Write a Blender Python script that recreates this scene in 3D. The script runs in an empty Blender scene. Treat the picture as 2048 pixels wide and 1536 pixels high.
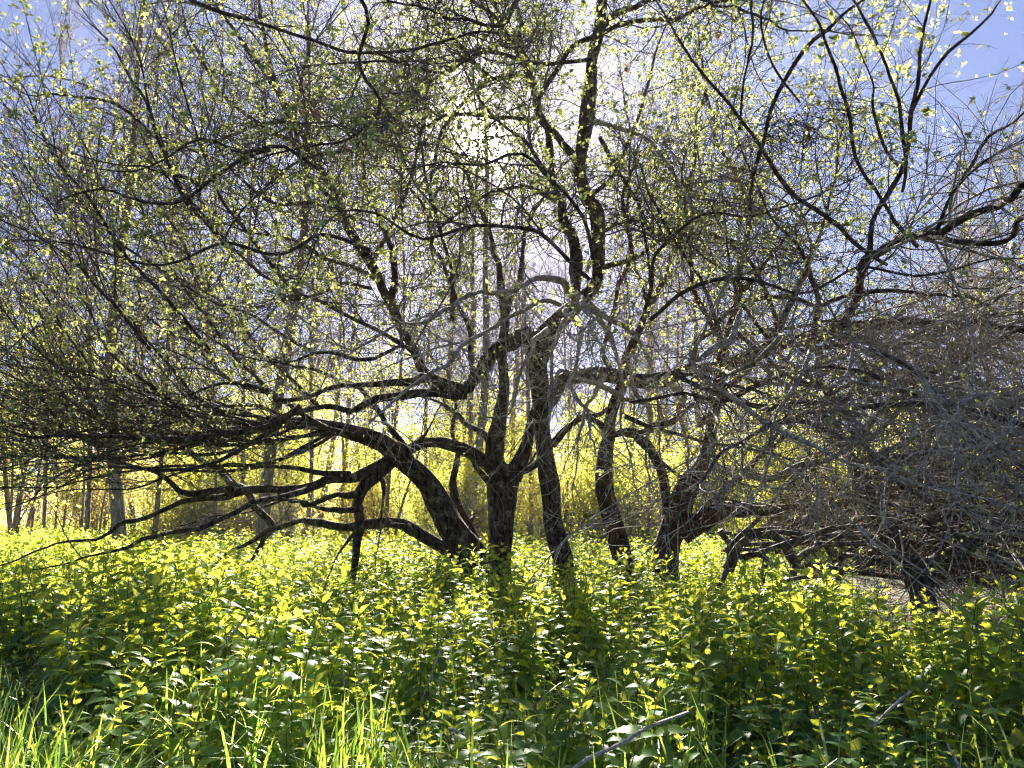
import bpy, math
import numpy as np
from mathutils import Vector
D = math.radians
sc = bpy.context.scene
# ------------------------------------------------------------------ camera
FOC = 1490.0            # focal length in pixels of a 2048 px wide picture
PITCH = D(9.6); CAMH = 1.15
cam_d = bpy.data.cameras.new('camera'); cam = bpy.data.objects.new('camera', cam_d)
sc.collection.objects.link(cam); sc.camera = cam
cam_d.sensor_width = 36.0; cam_d.lens = 36.0 * FOC / 2048.0
cam_d.clip_start = 0.05; cam_d.clip_end = 2000
cam.location = (0, 0, CAMH); cam.rotation_euler = (math.pi / 2 + PITCH, 0, 0)
FWD = np.array([0, math.cos(PITCH), math.sin(PITCH)]); UPV = np.array([0, -math.sin(PITCH), math.cos(PITCH)])
CAMP = np.array([0, 0, CAMH])
# ------------------------------------------------------------------ world, sun, exposure
sv = np.array([(962 - 1024) / FOC, 0, 0]) + UPV * (768 - 285) / FOC + FWD
sv /= np.linalg.norm(sv)
SUN_EL = math.asin(sv[2]); SUN_AZ = math.atan2(sv[0], sv[1])
w = bpy.data.worlds.new('World'); sc.world = w; w.use_nodes = True
nt = w.node_tree; nt.nodes.clear()
out = nt.nodes.new('ShaderNodeOutputWorld')
sky = nt.nodes.new('ShaderNodeTexSky'); sky.sky_type = 'NISHITA'; sky.sun_disc = False
sky.sun_elevation = SUN_EL; sky.sun_rotation = SUN_AZ; sky.altitude = 150
sky.air_density = 1.0; sky.dust_density = 0.1; sky.ozone_density = 4.0
hs = nt.nodes.new('ShaderNodeMix'); hs.data_type = 'RGBA'; hs.blend_type = 'MULTIPLY'; hs.inputs[0].default_value = 1.0
hs.inputs[7].default_value = (0.36, 0.39, 0.70, 1)
bg = nt.nodes.new('ShaderNodeBackground'); bg.inputs[1].default_value = 0.08
nt.links.new(sky.outputs[0], hs.inputs[6])
v1 = nt.nodes.new('ShaderNodeVectorMath'); v1.operation = 'MULTIPLY_ADD'; v1.inputs[1].default_value = (1.5, 1.25, .72); v1.inputs[2].default_value = (1,) * 3
v2 = nt.nodes.new('ShaderNodeVectorMath'); v2.operation = 'DIVIDE'      # the camera's own roll-off of a very bright sky
nt.links.new(hs.outputs[2], v1.inputs[0]); nt.links.new(hs.outputs[2], v2.inputs[0]); nt.links.new(v1.outputs[0], v2.inputs[1]); nt.links.new(v2.outputs[0], bg.inputs[0])
# the sun's own aureole in hazy spring air (a function of the direction in the sky)
tc = nt.nodes.new('ShaderNodeTexCoord')
dot = nt.nodes.new('ShaderNodeVectorMath'); dot.operation = 'DOT_PRODUCT'; dot.inputs[1].default_value = tuple(sv)
nrm = nt.nodes.new('ShaderNodeVectorMath'); nrm.operation = 'NORMALIZE'
nt.links.new(tc.outputs['Generated'], nrm.inputs[0]); nt.links.new(nrm.outputs[0], dot.inputs[0])
mx = nt.nodes.new('ShaderNodeMath'); mx.operation = 'MAXIMUM'; mx.inputs[1].default_value = 0.0
nt.links.new(dot.outputs['Value'], mx.inputs[0])
last = bg.outputs[0]
for p, k, c in ((5000, 9.0, (1, .93, .8, 1)), (500, .42, (1, .88, .76, 1)), (55, .11, (1, .86, .80, 1)), (9, .032, (1, .80, .76, 1))):
    pw = nt.nodes.new('ShaderNodeMath'); pw.operation = 'POWER'; pw.inputs[1].default_value = p
    nt.links.new(mx.outputs[0], pw.inputs[0])
    ml = nt.nodes.new('ShaderNodeMath'); ml.operation = 'MULTIPLY'; ml.inputs[1].default_value = k
    nt.links.new(pw.outputs[0], ml.inputs[0])
    b2 = nt.nodes.new('ShaderNodeBackground'); b2.inputs[0].default_value = c
    nt.links.new(ml.outputs[0], b2.inputs[1])
    ad = nt.nodes.new('ShaderNodeAddShader'); nt.links.new(last, ad.inputs[0]); nt.links.new(b2.outputs[0], ad.inputs[1])
    last = ad.outputs[0]
nt.links.new(last, out.inputs[0])
sl = bpy.data.lights.new('sun', 'SUN'); sl.energy = 5.0; sl.angle = D(0.55); sl.color = (1, .93, .80)
so = bpy.data.objects.new('sun', sl); sc.collection.objects.link(so)
so.rotation_euler = Vector(sv).to_track_quat('Z', 'Y').to_euler(); so.location = (0, 10, 20)
sc.view_settings.view_transform = 'Standard'; sc.view_settings.look = 'None'
sc.view_settings.exposure = 3.3; sc.view_settings.gamma = 1.0
cy = sc.cycles
cy.volume_bounces = 0; cy.max_bounces = 5; cy.diffuse_bounces = 3; cy.glossy_bounces = 2; cy.transmission_bounces = 4; cy.transparent_max_bounces = 4
cy.sample_clamp_indirect = 4.0; cy.use_denoising = True; cy.pixel_filter_type = 'BLACKMAN_HARRIS'; cy.filter_width = 1.2
# ------------------------------------------------------------------ materials
def newmat(name):
    m = bpy.data.materials.new(name); m.use_nodes = True; t = m.node_tree
    return m, t, t.nodes['Principled BSDF'], t.nodes['Material Output']
def ramp(t, fac, stops):
    r = t.nodes.new('ShaderNodeValToRGB'); e = r.color_ramp.elements
    while len(e) < len(stops): e.new(0.5)
    for el, (p, c) in zip(e, stops): el.position = p; el.color = (*c, 1)
    t.links.new(fac, r.inputs[0]); return r.outputs[0]
def noise(t, scale, detail=4, rough=.6, vec=None, stretch=None):
    n = t.nodes.new('ShaderNodeTexNoise'); n.inputs['Scale'].default_value = scale
    n.inputs['Detail'].default_value = detail; n.inputs['Roughness'].default_value = rough
    co = t.nodes.new('ShaderNodeNewGeometry').outputs['Position'] if vec is None else vec
    if stretch:
        mp = t.nodes.new('ShaderNodeMapping'); mp.inputs['Scale'].default_value = stretch
        t.links.new(co, mp.inputs[0]); co = mp.outputs[0]
    t.links.new(co, n.inputs['Vector']); return n.outputs['Fac']
def mixc(t, fac, a, b):
    m = t.nodes.new('ShaderNodeMix'); m.data_type = 'RGBA'
    t.links.new(fac, m.inputs[0])
    for s, i in ((a, 6), (b, 7)):
        if isinstance(s, tuple): m.inputs[i].default_value = (*s, 1)
        else: t.links.new(s, m.inputs[i])
    return m.outputs[2]
def bark_mat(name, dark, mid, lich, lich_at=.6, bump=.5, stretch=(1, 1, .3), sc_=26):
    m, t, p, o = newmat(name)
    n1 = noise(t, sc_, 6, .7, stretch=stretch); n2 = noise(t, 9, 4, .6); n3 = noise(t, 70, 3, .6)
    base = ramp(t, n1, [(.40, dark), (.60, mid)])
    k = ramp(t, n2, [(lich_at, (0, 0, 0)), (lich_at + .12, (1, 1, 1))])
    mm = t.nodes.new('ShaderNodeMath'); mm.operation = 'MULTIPLY'
    k3 = ramp(t, n3, [(.42, (0, 0, 0)), (.55, (1, 1, 1))])
    t.links.new(k, mm.inputs[0]); t.links.new(k3, mm.inputs[1])
    t.links.new(mixc(t, mm.outputs[0], base, lich), p.inputs['Base Color'])
    p.inputs['Roughness'].default_value = .85
    p.inputs['Specular IOR Level'].default_value = .25
    b = t.nodes.new('ShaderNodeBump'); b.inputs['Strength'].default_value = bump; b.inputs['Distance'].default_value = .035
    t.links.new(n1, b.inputs['Height']); t.links.new(b.outputs[0], p.inputs['Normal'])
    return m
def leaf_mat(name, refl, trans, gloss=.12, rough=.38, tfac=.55, var=.35):
    """refl / trans: (dark, light) colour pairs, varied leaf by leaf through the mesh's own 'rnd' attribute"""
    m, t, p, o = newmat(name); t.nodes.remove(p)
    at = t.nodes.new('ShaderNodeAttribute'); at.attribute_name = 'rnd'
    cr = ramp(t, at.outputs['Fac'], [(0, refl[0]), (1, refl[1])])
    ct = ramp(t, at.outputs['Fac'], [(0, trans[0]), (1, trans[1])])
    d = t.nodes.new('ShaderNodeBsdfDiffuse'); tr = t.nodes.new('ShaderNodeBsdfTranslucent')
    t.links.new(cr, d.inputs[0]); t.links.new(ct, tr.inputs[0])
    mx = t.nodes.new('ShaderNodeMixShader'); mx.inputs[0].default_value = tfac
    t.links.new(d.outputs[0], mx.inputs[1]); t.links.new(tr.outputs[0], mx.inputs[2])
    g = t.nodes.new('ShaderNodeBsdfGlossy'); g.inputs['Roughness'].default_value = rough; g.inputs[0].default_value = (.9, .95, .9, 1)
    fr = t.nodes.new('ShaderNodeFresnel'); fr.inputs[0].default_value = 1.45
    mm = t.nodes.new('ShaderNodeMath'); mm.operation = 'MULTIPLY'; mm.inputs[1].default_value = gloss / .04 * .10
    t.links.new(fr.outputs[0], mm.inputs[0])
    m2 = t.nodes.new('ShaderNodeMixShader'); t.links.new(mm.outputs[0], m2.inputs[0])
    t.links.new(mx.outputs[0], m2.inputs[1]); t.links.new(g.outputs[0], m2.inputs[2])
    t.links.new(m2.outputs[0], o.inputs[0]); return m
M = {}
M['bark'] = bark_mat('dark_apple_bark', (.007, .005, .004), (.12, .088, .064), (.30, .28, .22), .54, 1.0)
M['bark_red'] = bark_mat('reddish_bark', (.02, .011, .008), (.13, .075, .05), (.2, .17, .14), .62, .9)
M['bark_grey'] = bark_mat('grey_lichen_bark', (.11, .09, .075), (.34, .30, .25), (.52, .50, .42), .45, .5, (1, 1, 1), 40)
M['bark_fall'] = bark_mat('weathered_fallen_bark', (.03, .025, .022), (.14, .12, .105), (.3, .29, .26), .58, .7, (1, 1, .5), 30)
M['twig'] = bark_mat('brown_twig', (.04, .03, .024), (.20, .16, .125), (.30, .29, .23), .55, .2, (1, 1, 1), 30)
M['twig_dead'] = bark_mat('dead_grey_twig', (.13, .105, .08), (.40, .35, .28), (.55, .52, .43), .45, .2, (1, 1, 1), 30)
M['twig_far'] = bark_mat('far_twig', (.10, .08, .08), (.25, .2, .18), (.22, .2, .18), .6, .2, (1, 1, 1), 20)
M['bark_far'] = bark_mat('far_bark', (.12, .09, .06), (.30, .235, .16), (.25, .24, .2), .55, .6, (1, 1, .25), 14)
M['leaf'] = leaf_mat('young_apple_leaf', ((.15, .20, .09), (.32, .36, .20)), ((.36, .46, .12), (.78, .76, .26)), .04, .5, .5)
M['leaf_bg'] = leaf_mat('yellow_green_leaf', ((.16, .2, .04), (.28, .27, .07)), ((.6, .66, .08), (.92, .84, .16)), .03, .5, .66)
M['leaf_gold'] = leaf_mat('golden_leaf', ((.2, .15, .04), (.28, .2, .06)), ((.7, .5, .1), (.85, .62, .16)), .05, .5, .6)
M['nettle'] = leaf_mat('nettle_leaf', ((.065, .15, .08), (.14, .25, .08)), ((.42, .62, .04), (.95, .92, .08)), .06, .40, .60)
M['nettle_stem'] = leaf_mat('nettle_stem', ((.07, .1, .03), (.16, .17, .05)), ((.3, .35, .05), (.5, .45, .1)), .08, .4, .3)
M['grass'] = leaf_mat('grass_blade', ((.06, .14, .04), (.14, .24, .06)), ((.3, .55, .05), (.65, .78, .1)), .05, .4, .5)
M['dry'] = bark_mat('dry_stalk', (.24, .20, .15), (.62, .55, .44), (.66, .6, .5), .5, .6, (1, 1, 1), 60)
M['withered'] = leaf_mat('hanging_dead_leaf', ((.2, .14, .10), (.34, .25, .18)), ((.4, .25, .15), (.6, .42, .28)), .05, .5, .4)
M['brown'] = leaf_mat('withered_leaf', ((.16, .07, .035), (.3, .16, .09)), ((.4, .18, .08), (.6, .32, .16)), .05, .5, .5)
# ------------------------------------------------------------------ helpers
def tag(o, label=None, cat=None, group=None, kind=None):
    for k, v in (('label', label), ('category', cat), ('group', group), ('kind', kind)):
        if v: o[k] = v
    return o
def empty(name, loc=(0, 0, 0)):
    o = bpy.data.objects.new(name, None); sc.collection.objects.link(o); o.location = loc; o.empty_display_size = .2
    return o
def link(name, me, parent=None):
    o = bpy.data.objects.new(name, me); sc.collection.objects.link(o)
    if parent is not None:
        o.parent = parent; o.matrix_parent_inverse = parent.matrix_basis.inverted()
    return o
class MB:
    """gathers arrays of vertices and quads / triangles and links them as one mesh"""
    def __init__(s): s.v = []; s.f = []; s.r = []; s.n = 0; s.mi = []
    def add(s, v, f, rnd=None, mi=0):
        """v (n,3); f list of arrays (m,4) or (m,3)"""
        v = np.asarray(v, dtype=np.float32).reshape(-1, 3)
        if len(v) == 0: return
        s.v.append(v); s.r.append(np.full(len(v), .5, np.float32) if rnd is None else np.asarray(rnd, np.float32).reshape(-1))
        for a in f: s.f.append(np.asarray(a, np.int64) + s.n); s.mi.append(mi)
        s.n += len(v)
    def mesh(s, name, mats, smooth=True):
        me = bpy.data.meshes.new(name)
        if not s.v: return me
        v = np.concatenate(s.v); nf = sum(len(a) for a in s.f); nl = sum(a.size for a in s.f)
        me.vertices.add(len(v)); me.vertices.foreach_set('co', v.ravel())
        me.loops.add(nl); me.polygons.add(nf)
        me.loops.foreach_set('vertex_index', np.concatenate([a.ravel() for a in s.f]).astype(np.int32))
        tot = np.concatenate([np.full(len(a), a.shape[1]) for a in s.f]).astype(np.int32)
        me.polygons.foreach_set('loop_start', np.concatenate([[0], np.cumsum(tot)[:-1]]).astype(np.int32))
        try: me.polygons.foreach_set('loop_total', tot)
        except Exception: pass
        me.polygons.foreach_set('material_index', np.concatenate([np.full(len(a), m) for a, m in zip(s.f, s.mi)]).astype(np.int32))
        me.polygons.foreach_set('use_smooth', np.full(nf, smooth))
        at = me.attributes.new('rnd', 'FLOAT', 'POINT'); at.data.foreach_set('value', np.concatenate(s.r))
        me.update(calc_edges=True)
        for m in (mats if isinstance(mats, (list, tuple)) else [mats]): me.materials.append(m)
        return me
    def link(s, name, mats, parent=None, smooth=True): return link(name, s.mesh(name, mats, smooth), parent)
def unit(a): return a / np.maximum(np.linalg.norm(a, axis=-1, keepdims=True), 1e-9)
def P(px, py, Y):
    d = np.array([(px - 1024) / FOC, 0, 0]) + UPV * (768 - py) / FOC + FWD
    return CAMP + d * (Y / d[1])
def tubes(mb, paths, radii, sides=4, rnd=None, mi=0, bark=0.0, seed=0, cap=False):
    """paths (N,K,3), radii (N,K)"""
    paths = np.asarray(paths, float); radii = np.asarray(radii, float)
    N, K, _ = paths.shape
    if N == 0: return
    t = np.empty_like(paths); t[:, 1:-1] = paths[:, 2:] - paths[:, :-2]; t[:, 0] = paths[:, 1] - paths[:, 0]; t[:, -1] = paths[:, -1] - paths[:, -2]
    t = unit(t); m = unit(t.mean(1)); ref = np.where(np.abs(m[:, 2:3]) > .7, [[1., .2, 0]], [[0, .15, 1.]])
    u = unit(np.cross(t, ref[:, None, :])); v = np.cross(t, u)
    a = np.arange(sides) * 2 * math.pi / sides
    rr = radii[:, :, None] * np.ones(sides)
    if bark:
        L = np.concatenate([np.zeros((N, 1)), np.cumsum(np.linalg.norm(np.diff(paths, axis=1), axis=2), 1)], 1)[:, :, None]
        q = np.random.default_rng(seed); nn = 0
        for fa, fl, am in ((2, 3.1, .6), (3, 1.7, .5), (5, 2.3, .38), (7, 5.1, .26), (9, 8.3, .2), (4, 12., .14)):
            nn = nn + am * np.sin(fa * a + fl * L + q.uniform(0, 6.3) + 1.3 * np.sin(L * fl * .6 + q.uniform(0, 6)))
        rr = rr * (1 + bark * nn)
    ring = paths[:, :, None, :] + rr[..., None] * (np.cos(a)[:, None] * u[:, :, None, :] + np.sin(a)[:, None] * v[:, :, None, :])
    i = np.arange(N)[:, None, None] * K * sides + np.arange(K - 1)[None, :, None] * sides; j = np.arange(sides); j2 = (j + 1) % sides
    f = np.stack([i + j, i + j2, i + sides + j2, i + sides + j], -1).reshape(-1, 4)
    rv = None if rnd is None else np.repeat(rnd, K * sides)
    fs = [f]
    if cap:
        base = (np.arange(N) * K * sides)[:, None]
        fs += [base + (K - 1) * sides + j[None, :], base + j[None, ::-1]]
    mb.add(ring, fs, rv, mi)
def resample(pts, step):
    """Catmull-Rom through pts (n, d) -> evenly spaced samples"""
    p = np.asarray(pts, float); p = np.vstack([2 * p[0] - p[1], p, 2 * p[-1] - p[-2]]); o = []
    for i in range(1, len(p) - 2):
        s = np.linspace(0, 1, 12, endpoint=False)[:, None]; a, b, c, d = p[i - 1], p[i], p[i + 1], p[i + 2]
        o.append(.5 * (2 * b + (c - a) * s + (2 * a - 5 * b + 4 * c - d) * s ** 2 + (3 * b - a - 3 * c + d) * s ** 3))
    o = np.vstack(o + [p[-2:-1]]); L = np.concatenate([[0], np.cumsum(np.linalg.norm(np.diff(o[:, :3], axis=0), axis=1))])
    n = max(4, int(L[-1] / step) + 1); q = np.linspace(0, L[-1], n)
    return np.stack([np.interp(q, L, o[:, k]) for k in range(o.shape[1])], 1)
def wob(r, N, K, amp, smooth=2):
    a = r.normal(0, 1, (N, K + 6, 3))
    for _ in range(smooth): a[:, 1:-1] = (a[:, :-2] + a[:, 1:-1] + a[:, 2:]) / 2.2
    return a[:, 3:-3] * amp
CULL = [True]
def grow(r, par, dens, length, ang, trop, curl, rad, K=6, t0=.1, rk=.6, lmul=1.0, zmin=None, keep=None):
    """par: list of (paths (N,K,3), radii (N,K)) -> one (paths, radii) batch of side shoots"""
    st, tg, rs, tt = [], [], [], []
    for pp, rr in par:
        if len(pp) == 0: continue
        seg = np.linalg.norm(np.diff(pp, axis=1), axis=2); Ls = seg.sum(1); n = r.poisson(dens * Ls)
        idx = np.repeat(np.arange(len(pp)), n)
        if len(idx) == 0: continue
        t = t0 + (1 - t0) * r.random(len(idx)) ** .85; x = t * (pp.shape[1] - 1); i = np.minimum(x.astype(int), pp.shape[1] - 2); f = (x - i)[:, None]
        st.append(pp[idx, i] * (1 - f) + pp[idx, i + 1] * f); tg.append(unit(pp[idx, i + 1] - pp[idx, i]))
        rs.append(rr[idx, i]); tt.append(t)
    if not st: return np.zeros((0, K, 3)), np.zeros((0, K))
    st, tg, rs, tt = map(np.concatenate, (st, tg, rs, tt)); n = len(st)
    a = D(1) * r.uniform(ang[0], ang[1], n)[:, None]
    perp = unit(np.cross(tg, r.normal(0, 1, (n, 3))))
    trop = np.asarray(trop, float)
    d = unit(tg * np.cos(a) + perp * np.sin(a) + trop * .6)
    L = r.uniform(length[0], length[1], n) * (1.15 - .5 * tt) * lmul
    w = wob(r, n, K, curl)
    path = np.empty((n, K, 3)); path[:, 0] = st
    for k in range(1, K):
        d = unit(d + w[:, k] + trop * .22); path[:, k] = path[:, k - 1] + d * (L / (K - 1))[:, None]
    r0 = np.minimum(rs * rk, r.uniform(rad[0], rad[1], n) * (.6 + .4 * L / length[1]))
    rad_ = r0[:, None] * np.linspace(1, .45, K)[None]
    ok = np.linalg.norm(path - CAMP, axis=2).min(1) > (1.7 if CULL[0] else 0)
    if zmin is not None: ok &= path[:, :, 2].min(1) > zmin
    if keep is not None: ok &= keep(path)
    return path[ok], rad_[ok]
def frames(d, roll, r):
    """d (n,3) leaf axis -> matrices with columns: side, axis, normal"""
    up = np.array([0, 0, 1.]) + r.normal(0, roll, d.shape); s = unit(np.cross(d, up)); n = np.cross(s, d)
    return np.stack([s, d, n], -1)
def scatter(mb, tpl, mats, pos, scale, rnd, mi=0):
    V, F = tpl; n = len(pos)
    if n == 0: return
    vv = np.einsum('nij,vj->nvi', mats, V) * np.asarray(scale).reshape(-1, 1, 1) + pos[:, None, :]
    off = (np.arange(n) * len(V))[:, None, None]
    mb.add(vv, [(np.asarray(f)[None] + off).reshape(-1, np.asarray(f).shape[1]) for f in F], np.repeat(rnd, len(V)), mi)
# small oval leaf, folded on its midrib: 1 long
LEAF = (np.array([[0, 0, 0], [0, .5, -.03], [0, 1, -.16], [-.24, .3, .07], [-.25, .62, .03], [.24, .3, .07], [.25, .62, .03], [0, .15, 0]]),
        [np.array([[7, 1, 4, 3], [1, 7, 5, 6]]), np.array([[1, 2, 4], [2, 1, 6]])])
LEAF_S = (np.array([[0, 0, 0], [-.27, .5, .05], [0, 1, -.1], [.27, .5, .05]]), [np.array([[0, 1, 2, 3]])])
def leaves(mb, r, par, dens, size, per=(2, 5), tpl=LEAF, t0=.25, spread=1.0, keep=None, tip=.55):
    for pp, rr in par:
        if len(pp) == 0: continue
        L = np.linalg.norm(np.diff(pp, axis=1), axis=2).sum(1); n = r.poisson(dens * L); idx = np.repeat(np.arange(len(pp)), n)
        t = np.where(r.random(len(idx)) < tip, .999, t0 + (1 - t0) * r.random(len(idx)) ** .7); x = t * (pp.shape[1] - 1.001); i = x.astype(int); f = (x - i)[:, None]
        st = pp[idx, i] * (1 - f) + pp[idx, i + 1] * f; tg = unit(pp[idx, i + 1] - pp[idx, i])
        m = r.integers(per[0], per[1] + 1, len(idx)); cl = np.repeat(np.arange(len(idx)), m)
        if keep is not None:
            ok = keep(st)[cl]; cl = cl[ok]
        base = r.random(len(idx)); csz = r.uniform(size[0], size[1], len(idx))
        d = unit(tg[cl] * .55 + r.normal(0, .62 * spread, (len(cl), 3)) + [0, 0, .25])
        scatter(mb, tpl, frames(d, .5, r), st[cl], csz[cl] * r.uniform(.6, 1.15, len(cl)), np.clip(base[cl] * .7 + r.random(len(cl)) * .3, 0, 1))
# ------------------------------------------------------------------ ground
def hgt(x, y): return .035 * np.sin(x * .9 + 1) * np.cos(y * .7) + .05 * np.sin(x * .23 + y * .31)
gx = np.concatenate([-np.geomspace(600, 12, 24), np.linspace(-11, 11, 89), np.geomspace(12, 600, 24)])
gy = np.concatenate([-np.geomspace(600, 3, 14), np.linspace(-2, 26, 113), np.geomspace(27, 900, 26)])
X, Y = np.meshgrid(gx, gy); Z = hgt(X, Y) * np.clip(1.5 - np.abs(Y) / 60, 0, 1)
mb = MB(); nx = len(gx); i = (np.arange(len(gy) - 1)[:, None] * nx + np.arange(nx - 1)).ravel()
mb.add(np.stack([X, Y, Z], -1), [np.stack([i, i + 1, i + nx + 1, i + nx], -1)])
gm, t, p, o = newmat('woodland_soil')
n1 = noise(t, 3.0, 6, .7); n2 = noise(t, 40, 5, .7)
c1 = ramp(t, n2, [(.3, (.022, .018, .011)), (.7, (.10, .078, .045))]); c2 = ramp(t, n2, [(.3, (.025, .04, .012)), (.7, (.09, .12, .03))])
t.links.new(mixc(t, ramp(t, n1, [(.42, (0, 0, 0)), (.58, (1, 1, 1))]), c1, c2), p.inputs['Base Color']); p.inputs['Roughness'].default_value = .95
b = t.nodes.new('ShaderNodeBump'); b.inputs['Distance'].default_value = .05; t.links.new(n2, b.inputs['Height']); t.links.new(b.outputs[0], p.inputs['Normal'])
tag(mb.link('ground', gm), kind='structure')
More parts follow.
